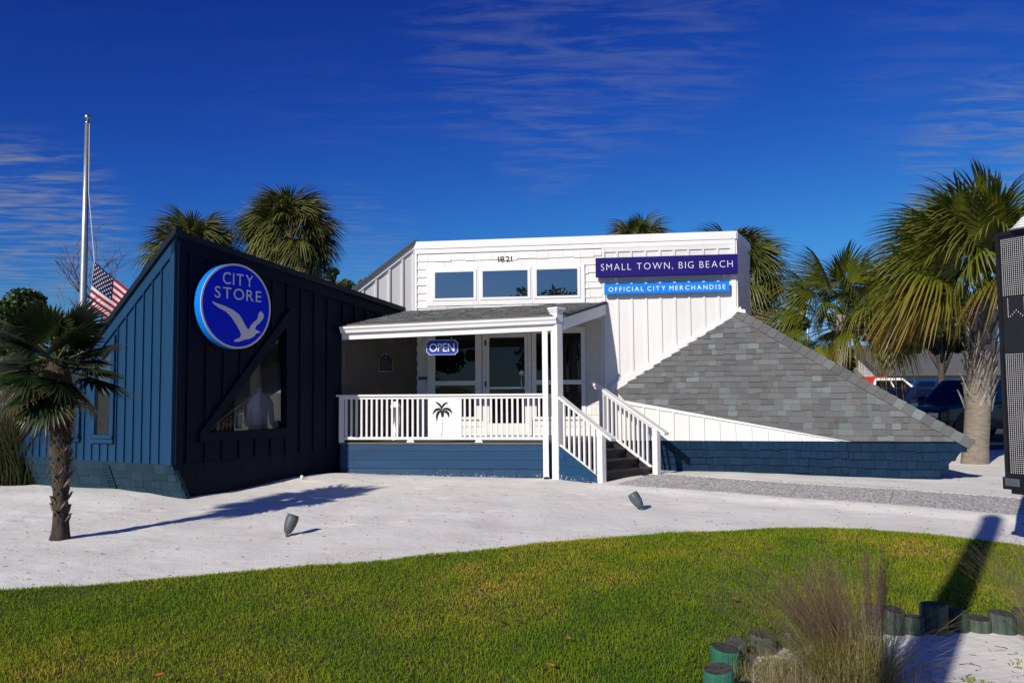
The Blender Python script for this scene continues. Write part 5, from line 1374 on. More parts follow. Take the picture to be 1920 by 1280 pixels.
def boots(root, par, path, rads, z0, z1, n, m, seed, ln=.34, w=.07, out=.10, up=1.0):
    """crossed stubs of old leaves wrapped round the trunk"""
    g = random.Random(seed)
    def at(z):
        for k in range(len(path) - 1):
            if path[k].z <= z <= path[k + 1].z:
                f = (z - path[k].z) / (path[k + 1].z - path[k].z); return path[k] + (path[k + 1] - path[k]) * f, rads[k] + (rads[k + 1] - rads[k]) * f
        return path[-1], rads[-1]
    for k in range(n):
        z = z0 + (z1 - z0) * (k + .5) / n; a = k * 2.399 + g.uniform(-.15, .15); c, r = at(z)
        for sgn in (-1, 1):
            p0 = c + Vector((math.cos(a + sgn * .42), math.sin(a + sgn * .42), 0)) * (r * 1.0); rr_ = Vector((math.cos(a), math.sin(a), 0)); tg = Vector((-math.sin(a), math.cos(a), 0))
            p1 = c + Vector((math.cos(a + sgn * .08), math.sin(a + sgn * .08), 0)) * (r + out * .45) + Vector((0, 0, ln * .62 * up)); p2 = c + rr_ * (r + out) + Vector((0, 0, ln * up)) - tg * sgn * .02
            mb = MB(); ws = (w * .8, w * .75, w * .5); th = (.012, .022, .014)
            for p, ww, h in zip((p0, p1, p2), ws, th):
                mb.v += [tuple(p - tg * ww / 2 - rr_ * h * .2), tuple(p + tg * ww / 2 - rr_ * h * .2), tuple(p + tg * ww * .3 + rr_ * h), tuple(p - tg * ww * .3 + rr_ * h)]
            for q in range(2):
                for j in range(4):
                    x = q * 4 + j; y = q * 4 + (j + 1) % 4; mb.f.append((x, y, y + 4, x + 4))
            mb.f.append((8, 9, 10, 11)); mb.build('leaf_base', m, par)

def sabal(label, base, top, r0, r1, fronds, seed, boot=None, keyset=('young', 'mid', 'low'), scale=1.0, dead=0, group='sabal palms', lean=(0, 0, 0), el_rng=(80, -45), clear=None, extra=()):
    root = thing('sabal_palm', label, 'palm tree', tuple(base), group); g = random.Random(seed)
    path = lerp_path(base, top, 10, lean); rads = [r0 + (r1 - r0) * k / 10 for k in range(11)]; rads[0] *= 1.12
    tr = trunk_mesh(path, rads, seed=seed).build('trunk', M['tan_trunk'], root, smooth=True)
    if boot: boots(root, tr, path, rads, boot[0], boot[1], boot[2], M['boot'], seed, ln=.40, w=.095, out=.13)
    for k in range(fronds):
        f = (k + .5) / fronds; el = math.radians(el_rng[0] + (el_rng[1] - el_rng[0]) * f ** .85) + g.uniform(-.12, .12); az = k * 2.39996 + g.uniform(-.2, .2)
        if clear and f > clear and el < .42 and abs((az - 1.5 * PI + PI) % (2 * PI) - PI) < 1.0: continue
        key = keyset[0] if f < .28 else (keyset[1] if f < .8 else keyset[2])
        b = Vector(top) + Vector((0, 0, -.05 - .35 * f * scale)) + Vector((math.cos(az), math.sin(az), 0)) * .05
        put_frond(key, g, root, b, az, el, scale * g.uniform(.88, 1.08), g.uniform(-.4, .4))
    for (az, el, sc_, key) in extra:
        put_frond(key, g, root, Vector(top) + Vector((0, 0, -.3)), math.radians(az), math.radians(el), sc_, 0)
    for k in range(dead):
        az = k * 2.39996; put_frond('fard', g, root, Vector(top) + Vector((0, 0, -.5 * scale)), az, math.radians(g.uniform(-80, -42)), scale * g.uniform(.8, 1.05), g.uniform(-.6, .6))
    return root
# right-hand palm with the criss-cross trunk
b = onZ(1827, 866, 0.0); y0 = b.y
t_ = onY(1848, 545, y0 + .1)
sabal('large sabal palm with criss-cross leaf bases beside the tall display board', (b.x, b.y, -.05), t_, .25, .235, 58, 3, boot=(1.05, 3.1, 40), scale=1.15, el_rng=(86, 20), clear=.45, extra=((202, 16, .9, 'low'), (188, 24, 1.0, 'mid'), (224, 38, 1.1, 'mid'), (330, 2, .85, 'low')))
b2 = onY(1580, 830, 20.5); t2 = onY(1577, 590, 20.5)
sabal('young sabal palm showing above the grey roof, left of the large one', (b2.x, 20.5, 0), t2, .15, .12, 34, 8, scale=.88, el_rng=(88, -16))
# palms behind the building
def far_palm(px, py, Y, rpx, label, seed, n=58, dead=16):
    t = onY(px, py, Y); sc = rpx / FPX * Y / 1.22
    sabal(label, (t.x, Y, 0), t, .2, .17, n, seed, keyset=('far', 'far', 'far'), scale=sc, dead=dead, group='sabal palms behind the shop', el_rng=(85, -62))
far_palm(541, 436, 27.0, 84, 'tall round sabal palm behind the blue wing with dead skirt', 21, 150, 46)
far_palm(362, 476, 26.0, 84, 'sabal palm rising behind the peak of the blue wing', 22, 100, 18)
far_palm(1199, 462, 27.5, 62, 'small sabal palm top peeking over the parapet, left one', 23, 80, 6)
far_palm(1376, 505, 22.5, 90, 'shaggy sabal palm behind the right corner of white tower', 24, 100, 30)

# windmill palm in front of the blue wing
wb = onZ(112, 1004, 0.0); wz = float(sand_z(wb.x, wb.y))
wt = onY(107, 672, wb.y)
wp_ = thing('windmill_palm', 'short dark windmill palm with hairy trunk on the sand, far left', 'palm tree', (wb.x, wb.y, wz))
path = lerp_path((wb.x, wb.y, wz - .05), wt, 14, (.03, 0, 0)); rads = [.112, .088, .076, .074, .074, .077, .082, .09, .10, .112, .13, .14, .135, .12, .09]
trw = trunk_mesh(path, rads, n=18, seed=5, rough=.14).build('trunk', M['hair_trunk'], wp_, smooth=True)
boots(wp_, trw, path, rads, .15, 1.45, 44, M['hair_boot'], 9, ln=.085, w=.03, out=.03)
g = random.Random(61)
mb = MB()
V_, F__, T__ = [], [], []
for k in range(900):                              # loose fibres and thatch
    z = wz + g.uniform(.75, 1.75); a = g.uniform(0, 2 * PI); f = min(max((z - wz) / (wt.z - wz), 0), 1); r = .13; c = path[int(f * 13)]
    p = Vector((c.x + r * math.cos(a), c.y + r * math.sin(a), z)); d = Vector((math.cos(a) * g.uniform(.2, .9), math.sin(a) * g.uniform(.2, .9), -g.uniform(.4, 1.4))).normalized() * g.uniform(.05, .17); s_ = Vector((-math.sin(a), math.cos(a), 0)) * .0022
    i = len(V_); V_ += [tuple(p - s_), tuple(p + s_), tuple(p + d)]; F__.append((i, i + 1, i + 2)); T__ += [0, 0, 1]
stuff(np_mesh('trunk_fibres', np.array(V_), np.array(F__), M['hair_boot'], wp_))
for k in range(24):
    f = (k + .5) / 24; el = math.radians(72 - 112 * f ** .9) + g.uniform(-.1, .1); az = k * 2.39996 + g.uniform(-.15, .15)
    put_frond('wind', g, wp_, wt + Vector((0, 0, .02 - .22 * f)), az, el, g.uniform(.84, 1.04), g.uniform(-.35, .35))

# ------------------------------------------------------------------ broadleaf trees
def leaf_cloud(centres, n, size, seed, flat=.6):
    g = np.random.default_rng(seed); V = []; F = []; T = []
    cs = np.array([c[:3] for c in centres]); rs_ = np.array([c[3] for c in centres]); w = rs_ ** 2; w = w / w.sum()
    k = g.choice(len(cs), n, p=w)
    d = g.normal(size=(n, 3)); d /= np.linalg.norm(d, axis=1)[:, None]
    rr_ = rs_[k][:, None] * (g.random((n, 1)) ** .45)
    P = cs[k] + d * rr_ * np.array([1, 1, flat])
    a = g.normal(size=(n, 3)); a /= np.linalg.norm(a, axis=1)[:, None]; b = np.cross(a, g.normal(size=(n, 3))); b /= np.linalg.norm(b, axis=1)[:, None]
    s = size * g.uniform(.5, 1.3, (n, 1))
    V = np.stack([P - a * s, P + b * s * .5, P + a * s, P - b * s * .5], 1).reshape(-1, 3)
    i = np.arange(n) * 4; F = np.stack([i, i + 1, i + 2, i + 3], 1)
    return V, F, {'t': g.random(n * 4) * .5}
def tree(label, base, h, cr, seed, leafm, n=7000, size=.11, group='trees behind the shop', squash=.75, trunk_h=.45, name='tree'):
    g = random.Random(seed); root = thing(name, label, 'tree', tuple(base), group); b = Vector(base)
    mb = MB(); th = h * trunk_h; cen = []
    mb.tube([b, b + Vector((g.uniform(-.1, .1), 0, th * .5)), b + Vector((0, 0, th)), b + Vector((0, 0, h * .8))], [h * .03, h * .024, h * .02, h * .006], 9)
    for k in range(16):
        a = g.uniform(0, 2 * PI); rr_ = cr * math.sqrt(g.random()) * .85; z = th + (h - th) * g.uniform(.15, .92); zf = (z - th) / (h - th)
        rr_ *= math.sqrt(max(0.05, 1 - (2 * zf - .9) ** 2 * .7)); c = b + Vector((rr_ * math.cos(a), rr_ * math.sin(a), z)); cen.append((*c, cr * g.uniform(.26, .44)))
        mb.tube([b + Vector((0, 0, th * g.uniform(.7, 1.0))), (b + c) / 2 + Vector((0, 0, th * .5)), c], [h * .012, h * .007, h * .003], 6)
    mb.build('trunk', M['bark'], root, smooth=True)
    V, F, A = leaf_cloud(cen, n, size, seed, squash)
    np_mesh('crown', V, F, leafm, root, attrs=A)
    return root
def tree_px(label, px, ytop, Y, wpx, seed, leafm, **kw):
    p = onY(px, ytop, Y); return tree(label, (p.x, Y, -.2), p.z + .2, wpx / 2 / FPX * Y, seed, leafm, **kw)
tree_px('dense green tree at the far left edge behind the windmill palm', 18, 528, 38, 190, 1, M['leaf_a'], n=16000, size=.15, trunk_h=.3)
tree_px('lower dark tree left of the flagpole behind the windmill palm', 110, 610, 44, 150, 2, M['leaf_a'], n=9000, size=.14, trunk_h=.2)
tree_px('small round green tree just right of the tall round palm', 611, 497, 48, 62, 3, M['leaf_a'], n=5000, size=.13)
tree_px('wide olive tree showing above the white gable slope', 672, 512, 46, 100, 4, M['leaf_b'], n=6000, size=.13)
tree_px('green tree behind the hip roof, left of the young palm', 1478, 588, 34, 110, 5, M['leaf_b'], n=9000, size=.12, trunk_h=.3)
tree_px('dark green tree between the young palm and the large palm', 1650, 540, 38, 170, 6, M['leaf_a'], n=11000, size=.11, trunk_h=.58)
tree_px('dark bushy tree filling the gap behind the large palm crown', 1760, 545, 28, 170, 7, M['leaf_a'], n=12000, size=.11, trunk_h=.58)
tree_px('yellow green small tree over the far house roof', 1560, 640, 44, 120, 9, M['leaf_b'], n=6000, size=.14, trunk_h=.2)
# trees across the road behind the viewer (seen mirrored in the glass)
for i, (x, y, h, r_) in enumerate([(-26, -38, 9, 5), (-12, -42, 11, 6), (3, -40, 9.5, 5), (18, -37, 10, 5.5), (34, -30, 9, 5), (40, -12, 9, 5), (44, 6, 8, 4.5)]):
    tree(['round oak across the road, first from the left', 'tallest oak across the road', 'oak across the road opposite the porch', 'oak across the road opposite the steps', 'oak across the road near the right bend', 'oak beside the road far to the right', 'last oak on the right beyond the display board'][i], (x, y, -.2), h, r_, 40 + i, M['leaf_a'], n=6000, size=.3, group='oaks across the road', name='oak_tree', trunk_h=.3)
# bare twiggy tree behind the blue wing
def bare_tree(label, base, h, spread, seed):
    g = random.Random(seed); root = thing('bare_tree', label, 'tree', tuple(base), 'bare trees'); mb = MB(); tw = MB()
    def grow(p, d, l, r, lev):
        q = p + d * l; m_ = (p + q) / 2 + Vector((g.uniform(-1, 1), g.uniform(-1, 1), g.uniform(-1, 1))) * l * .07
        (mb if lev < 3 else tw).tube([p, m_, q], [r, r * .8, r * .6], 6 if lev < 3 else 3, cap=False)
        if lev >= 5: return
        for k in range(g.choice([2, 3, 3]) if lev else 4):
            nd = (d + Vector((g.uniform(-1, 1), g.uniform(-1, 1), g.uniform(-.5, .9))) * spread).normalized(); grow(p + (q - p) * g.uniform(.55, 1), nd, l * g.uniform(.55, .8), r * .55, lev + 1)
    grow(Vector(base), Vector((0, 0, 1)), h * .42, h * .018, 0)
    mb.build('trunk', M['twig'], root); tw.build('twigs', M['twig'], root)['kind'] = 'stuff'
p = onY(268, 420, 30); bare_tree('leafless reddish tree behind the peak of the blue wing', (p.x - .2, 30, 0), 7.6, .75, 4)
p = onY(690, 440, 32); bare_tree('leafless twiggy tree right of the tall round palm', (p.x - 1.3, 32, 0), 6.3, .7, 9)

# ------------------------------------------------------------------ flagpole and flag
FY = 23.0
pt = onY(164, 232, FY); pbx = onY(156, 640, FY).x
fp = thing('flagpole', 'tall brushed aluminium flagpole with ball finial at the left', 'flagpole', (pt.x, FY, -.2))
MB().tube([(pt.x, FY, -.2), (pt.x, FY, 3.0), (pt.x, FY, 6), (pt.x, FY, pt.z)], [.115, .105, .092, .062], 20).build('pole', M['pole'], fp, smooth=True)
MB().lathe((pt.x, FY, pt.z), [(.068, 0), (.07, .04), (.045, .06), (.03, .08), (.03, .12)], 16).build('truck', M['silver'], fp, smooth=True)
ball = [(max(.001, .085 * math.sin(PI * k / 10)), .085 - .085 * math.cos(PI * k / 10)) for k in range(11)]
MB().lathe((pt.x, FY, pt.z + .11), ball, 18).build('ball_finial', M['silver'], fp, smooth=True)
hx0 = onY(177, 490, FY - .1); hx1 = onY(168, 574, FY - .1)
MB().tube([(pt.x + .10, FY - .08, pt.z - .03), (pt.x + .13, FY - .09, (pt.z + hx0.z) / 2), hx0, hx1, (pt.x + .13, FY - .1, 1.2)], .009, 5).build('halyard', M['letter'], fp)
flag = thing('flag', 'American flag at half mast with thirteen stripes and white stars', 'flag', (hx0.x, hx0.y, hx0.z))
hv = hx1 - hx0; fv = onY(177 + 92, 490 + 72, FY - .1) - hx0
def FS(u, v):
    w = .10 * math.sin(7 * u + 1.2 * v) * (0.25 + u) + .05 * math.sin(13 * u - 2 * v) * u
    return hx0 + hv * v * (1 - .06 * u) + fv * u + Vector((0, -w, -.10 * math.sin(PI * u) * (1 - v) * .5 + .05 * math.sin(5 * u + v) * u))
M['fl_red'] = mat('flag_red', (0.30, 0.012, 0.025), .8, spec=.1, var=.08); M['fl_white'] = mat('flag_white', (.55, .55, .56), .8, spec=.1, var=.04); M['fl_blue'] = mat('flag_blue', (.010, .012, .05), .8, spec=.1, var=.08)
def patch(u0, u1, v0, v1, nu, nv, off, nm, m_, par):
    mb = MB()
    for i in range(nu + 1):
        for j in range(nv + 1): mb.v.append(tuple(FS(u0 + (u1 - u0) * i / nu, v0 + (v1 - v0) * j / nv) + Vector((0, -off, 0))))
    for i in range(nu):
        for j in range(nv): a = i * (nv + 1) + j; mb.f.append((a, a + 1, a + nv + 2, a + nv + 1))
    return mb.build(nm, m_, par, smooth=True)
for k in range(13):
    patch(.4 if k < 7 else 0, 1, k / 13, (k + 1) / 13, 24, 1, 0, 'stripe', M['fl_red' if k % 2 == 0 else 'fl_white'], flag)
can = patch(0, .4, 0, 7 / 13, 14, 6, 0, 'canton', M['fl_blue'], flag)
for r in range(9):
    for c in range(6 if r % 2 == 0 else 5):
        cu_ = .4 * ((c + .5 + (.5 if r % 2 else 0)) / 6.0); cv_ = 7 / 13 * (r + 1) / 10; mb = MB(); c3 = FS(cu_, cv_) + Vector((0, -.006, 0)); eu = (FS(cu_ + .01, cv_) - FS(cu_, cv_)).normalized(); ev = (FS(cu_, cv_ + .01) - FS(cu_, cv_)).normalized()
        mb.v = [tuple(c3 + (eu * math.cos(PI * k / 5 - PI / 2) + ev * math.sin(PI * k / 5 - PI / 2)) * (.034 if k % 2 == 0 else .0135)) for k in range(10)] + [tuple(c3)]
        mb.f = [(k, (k + 1) % 10, 10) for k in range(10)]; mb.build('star', M['fl_white'], can)

# ------------------------------------------------------------------ tall display board at the right edge
BY = 8.0
be0 = onY(1886, 893, BY); bx = be0.x; ztop = onY(1862, 438, BY).z; zbot = be0.z
BD = Wall(bx, BY, -62)
bd = thing('display_board', 'tall black dot matrix display board at the right edge', 'display', (bx + .4, BY - .4, 0))
BWD = 1.3
MB().box(BD, 0, BWD, -.14, -.004, zbot, ztop).build('cabinet', M['black'], bd)
for a in ((0, .035, zbot, ztop), (BWD - .035, BWD, zbot, ztop), (.0352, BWD - .0352, ztop - .04, ztop), (.0352, BWD - .0352, zbot, zbot + .03)):
    MB().box(BD, a[0], a[1], -.003, .012, a[2], a[3]).build('frame', M['black'], bd)
MB().box(BD, -.015, BWD, -.16, .03, zbot - .12, zbot - .003).build('base_rail', M['black'], bd)
MB().box(BD, .06, BWD, -.15, .02, zbot - .16, zbot - .122).build('foot_rail', M['black'], bd)
MB().box(BD, .01, .15, .031, .034, zbot - .085, zbot - .01).build('rating_plate', M['lamp_grey'], bd)
for uu in (.25, BWD - .25): MB().box(BD, uu - .05, uu + .05, -.12, -.02, -.15, zbot - .163).build('leg', M['black'], bd)
pitch = .0197; on_ = MB(); off_ = MB(); mk = MB()
zA, zB = onY(1876, 552, BY).z, onY(1882, 665, BY).z
nrow = int((ztop - .05 - zbot - .04) / pitch); ncol = int((BWD - .1) / pitch)
def rowi(py): return int((onY(1886, py, BY).z - zbot - .04) / pitch)
rW0 = None
rowA = int((zA - zbot - .04) / pitch); rowB = int((zB - zbot - .04) / pitch)
marks = set()
for c0 in (2, 10):
    for k in range(10): marks.add((c0, rowA - 2 - k))
for k in range(4): marks.add((3 + k, rowA - 11 + k)); marks.add((9 - k, rowA - 11 + k))
for r in range(nrow):
    z = zbot + .045 + r * pitch
    for c in range(ncol):
        u = .055 + c * pitch; lit = not (rowB < r < rowA); s_ = .0037
        t_mb = on_ if lit else (mk if (c, r) in marks else off_)
        t_mb.quad(BD.p(u - s_, .001, z - s_), BD.p(u + s_, .001, z - s_), BD.p(u + s_, .001, z + s_), BD.p(u - s_, .001, z + s_))
dotm = mat('white_pixel', (.85, .85, .85), .4, var=.02)
stuff(on_.build('white_dots', dotm, bd)); stuff(off_.build('dark_dots', mat('grey_pixel', (.05, .05, .055), .4), bd)); stuff(mk.build('symbol_dots', dotm, bd))
# white louvred cap standing on the board
cc = BD.p(.30, -.07, ztop)
cap_ = thing('louvred_cap', 'white louvred round cap standing on top of the display board', 'vent', tuple(cc))
for k in range(4):
    r = .17 - .028 * k
    MB().lathe(cc + Vector((0, 0, .003 + .03 * k)), [(r, 0), (r * 1.0, .008), (r * .82, .024), (r * .6, .026)], 28).build('louvre', M['letter'], cap_, smooth=True)
MB().lathe(cc + Vector((0, 0, .002)), [(.06, 0), (.06, .12), (.02, .14), (.01, .17)], 18).build('stem', M['letter'], cap_, smooth=True)

# tall sign pole behind the viewer: its shadow lies across the lawn at the right
tip = onZ(1862, 969, 0.0)
hpole = 6.3; sh = hpole / math.tan(SUN_EL)
pp_ = Vector((tip.x - math.cos(SUN_AZ) * sh, tip.y - math.sin(SUN_AZ) * sh, 0))
sp = thing('sign_pole', 'thick grey steel sign pole standing behind the viewer', 'pole', tuple(pp_))
MB().tube([(pp_.x, pp_.y, -.25), (pp_.x, pp_.y, hpole - .15)], [.14, .115], 24).build('shaft', M['pole'], sp, smooth=True)
MB().lathe((pp_.x, pp_.y, hpole - .15), [(.118, 0), (.13, .02), (.11, .1), (.04, .16)], 24).build('cap', M['pole'], sp, smooth=True)

# ------------------------------------------------------------------ tall dark grass clump at the left, muhly grass clumps at the right
def strands(root, nm, n, base_r, centre, hlo, hhi, spread, wid, m_, seed, segs=5, droop=.4, az_rng=(0, 2 * PI), upmin=.0, t_off=0.0):
    g = np.random.default_rng(seed); a0 = g.uniform(0, 2 * PI, n); r0 = base_r * np.sqrt(g.random(n)); x0 = centre[0] + r0 * np.cos(a0); y0 = centre[1] + r0 * np.sin(a0)
    az = g.uniform(*az_rng, n); h = g.uniform(hlo, hhi, n); sp_ = spread * np.clip(np.abs(g.normal(0, .55, n)) + upmin, 0, 1.6) * h; dr = droop * g.random(n)
    V = np.zeros((n, segs + 1, 2, 3), np.float32); fa = az + PI / 2 + g.uniform(-.6, .6, n)
    for k in range(segs + 1):
        t = k / segs; x = x0 + np.cos(az) * sp_ * t ** 1.35; y = y0 + np.sin(az) * sp_ * t ** 1.35; z = centre[2] + h * (t - dr * t ** 2.6 * .55); w = wid * (1 - t * .88) * .5
        V[:, k, 0] = np.stack([x - np.cos(fa) * w, y - np.sin(fa) * w, z], 1); V[:, k, 1] = np.stack([x + np.cos(fa) * w, y + np.sin(fa) * w, z], 1)
    i = np.arange(n)[:, None] * (segs + 1) * 2 + np.arange(segs)[None] * 2
    F = np.stack([i, i + 1, i + 3, i + 2], -1).reshape(-1, 4)
    T = np.tile(np.repeat(np.arange(segs + 1) / segs, 2), n)
    stuff(np_mesh(nm, V.reshape(-1, 3), F, m_, root, attrs={'t': T}))
    return V
lb_ = onZ(15, 912, 0.0)
bg1 = thing('tall_grass_clump', 'big dark clump of tall arching grass at the left edge', 'grass clump', (lb_.x, lb_.y + .8, 0))
strands(bg1, 'leaf_blades', 5200, .85, (lb_.x - .1, lb_.y + .9, -.05), 1.1, 2.1, .75, .020, M['bushblade'], 71, segs=6, droop=1.0)
bg2 = thing('tall_grass_clump', 'second dark clump of tall grass further behind, left of the blue side wall', 'grass clump', (lb_.x - 1.2, lb_.y + 2.6, 0))
strands(bg2, 'leaf_blades', 3600, .8, (lb_.x - .9, lb_.y + 2.6, -.05), 1.3, 2.4, .7, .022, M['bushblade'], 72, segs=6, droop=1.0)

def plumes(root, V, seed, n_per, length, m_, nm, frac=.45, share=.5):
    """fine hairs along the upper part of the stalks"""
    g = np.random.default_rng(seed); mid = V.mean(2); n, s, _ = mid.shape; pick = g.random(n) < share; mid = mid[pick]; n = len(mid)
    k = n_per; idx_ = np.repeat(np.arange(n), k); t = frac + (1 - frac) * g.random(n * k); f = t * (s - 1); i0 = np.minimum(f.astype(int), s - 2); w = (f - i0)[:, None]
    P = mid[idx_, i0] * (1 - w) + mid[idx_, i0 + 1] * w
    d = mid[idx_, -1] - mid[idx_, 0]; d /= np.linalg.norm(d, axis=1)[:, None] + 1e-6; d = d * .7 + g.normal(0, .45, d.shape); d /= np.linalg.norm(d, axis=1)[:, None]
    l_ = length * g.uniform(.3, 1, (n * k, 1)); sd_ = np.cross(d, g.normal(size=d.shape)); sd_ /= np.linalg.norm(sd_, axis=1)[:, None] + 1e-6
    Vv = np.stack([P - sd_ * .00045, P + sd_ * .00045, P + d * l_], 1).reshape(-1, 3); i = np.arange(n * k) * 3
    stuff(np_mesh(nm, Vv, np.stack([i, i + 1, i + 2], 1), m_, root, attrs={'t': np.tile([0, 0, 1.0], n * k)}))
mc = onZ(1600, 1296, 0.0)
mg = thing('muhly_grass', 'purple plumed muhly grass clump at the bottom right among the posts', 'grass clump', (mc.x, mc.y, 0))
cM = (mc.x, mc.y + .02, -.02)
strands(mg, 'leaf_blades', 1900, .20, cM, .22, .52, 1.3, .0040, M['muhly'], 81, segs=7, droop=.9, upmin=.15)
Vs = strands(mg, 'flower_stalks', 210, .15, cM, .44, .74, 1.15, .0052, M['muhly'], 82, segs=7, droop=.25, az_rng=(PI * .72, PI * 1.2), upmin=.10)
plumes(mg, Vs, 83, 42, .085, M['plume'], 'plume_hairs', frac=.55, share=.8)
Vs = strands(mg, 'flower_stalks', 70, .10, cM, .50, .78, .55, .0042, M['muhly'], 88, segs=7, droop=.2, az_rng=(PI * .4, PI * 1.4), upmin=.05)
plumes(mg, Vs, 89, 60, .085, M['plume'], 'plume_hairs', frac=.55, share=.8)
Vs = strands(mg, 'flower_stalks', 36, .07, (mc.x + .16, mc.y + .05, 0), .55, .76, .2, .0036, M['bushblade'], 84, segs=7, droop=.1)
plumes(mg, Vs, 85, 140, .06, M['plume'], 'plume_hairs', frac=.5, share=.9)
strands(mg, 'dry_thatch', 1700, .34, (mc.x - .12, mc.y - .02, -.02), .07, .26, 1.3, .0034, M['straw'], 86, segs=5, droop=1.1)
strands(mg, 'dry_thatch', 1100, .28, (mc.x - .38, mc.y + .14, -.02), .06, .22, 1.5, .0034, M['muhly'], 186, segs=5, droop=1.3)
strands(mg, 'cut_stems', 60, .26, (mc.x + .12, mc.y - .02, -.02), .12, .32, .25, .006, M['straw'], 87, segs=3, droop=.1)
mc2 = onZ(1990, 1235, 0.0)
mg2 = thing('muhly_grass', 'second muhly grass clump reaching in from the right edge', 'grass clump', (mc2.x, mc2.y, 0))
strands(mg2, 'leaf_blades', 900, .13, (mc2.x, mc2.y, -.02), .3, .62, 1.0, .003, M['muhly'], 91, segs=7, droop=.7)
Vs = strands(mg2, 'flower_stalks', 130, .10, (mc2.x, mc2.y, -.02), .6, .82, .85, .0022, M['straw'], 92, segs=7, droop=.3, az_rng=(PI * .6, PI * 1.3), upmin=.15)
plumes(mg2, Vs, 93, 50, .06, M['plume'], 'plume_hairs', frac=.5, share=.6)

# ------------------------------------------------------------------ vehicles in the car park
def paint(name, col):
    m, t, b_ = mat_base(name, .25, .5); n, l = t.nodes.new, t.links.new
    tc_ = n('ShaderNodeTexCoord'); nz = n('ShaderNodeTexNoise'); nz.inputs['Scale'].default_value = 2; l(tc_.outputs['Object'], nz.inputs[0]); mx = n('ShaderNodeMix'); mx.data_type = 'RGBA'
    c = np.array(col); mx.inputs[6].default_value = (*(c * .9), 1); mx.inputs[7].default_value = (*np.clip(c * 1.1, 0, 1), 1); l(nz.outputs[0], mx.inputs[0]); l(mx.outputs[2], b_.inputs['Base Color'])
    b_.inputs['Coat Weight'].default_value = .25; b_.inputs['Coat Roughness'].default_value = .05
    return m
M['tyre'] = mat('black_tyre', (.012, .012, .012), .85); M['rim'] = mat('alloy_rim', (.35, .35, .36), .35, metal=.8); M['carglass'] = glass_mat('car_glass', .12, (.006, .007, .010))
M['amber'] = mat('amber_marker', (.55, .14, .03), .3); M['headl'] = mat('headlamp', (.7, .7, .72), .15); M['redl'] = mat('red_lamp', (.4, .01, .01), .3); M['plastic'] = mat('black_plastic', (.015, .015, .016), .6)
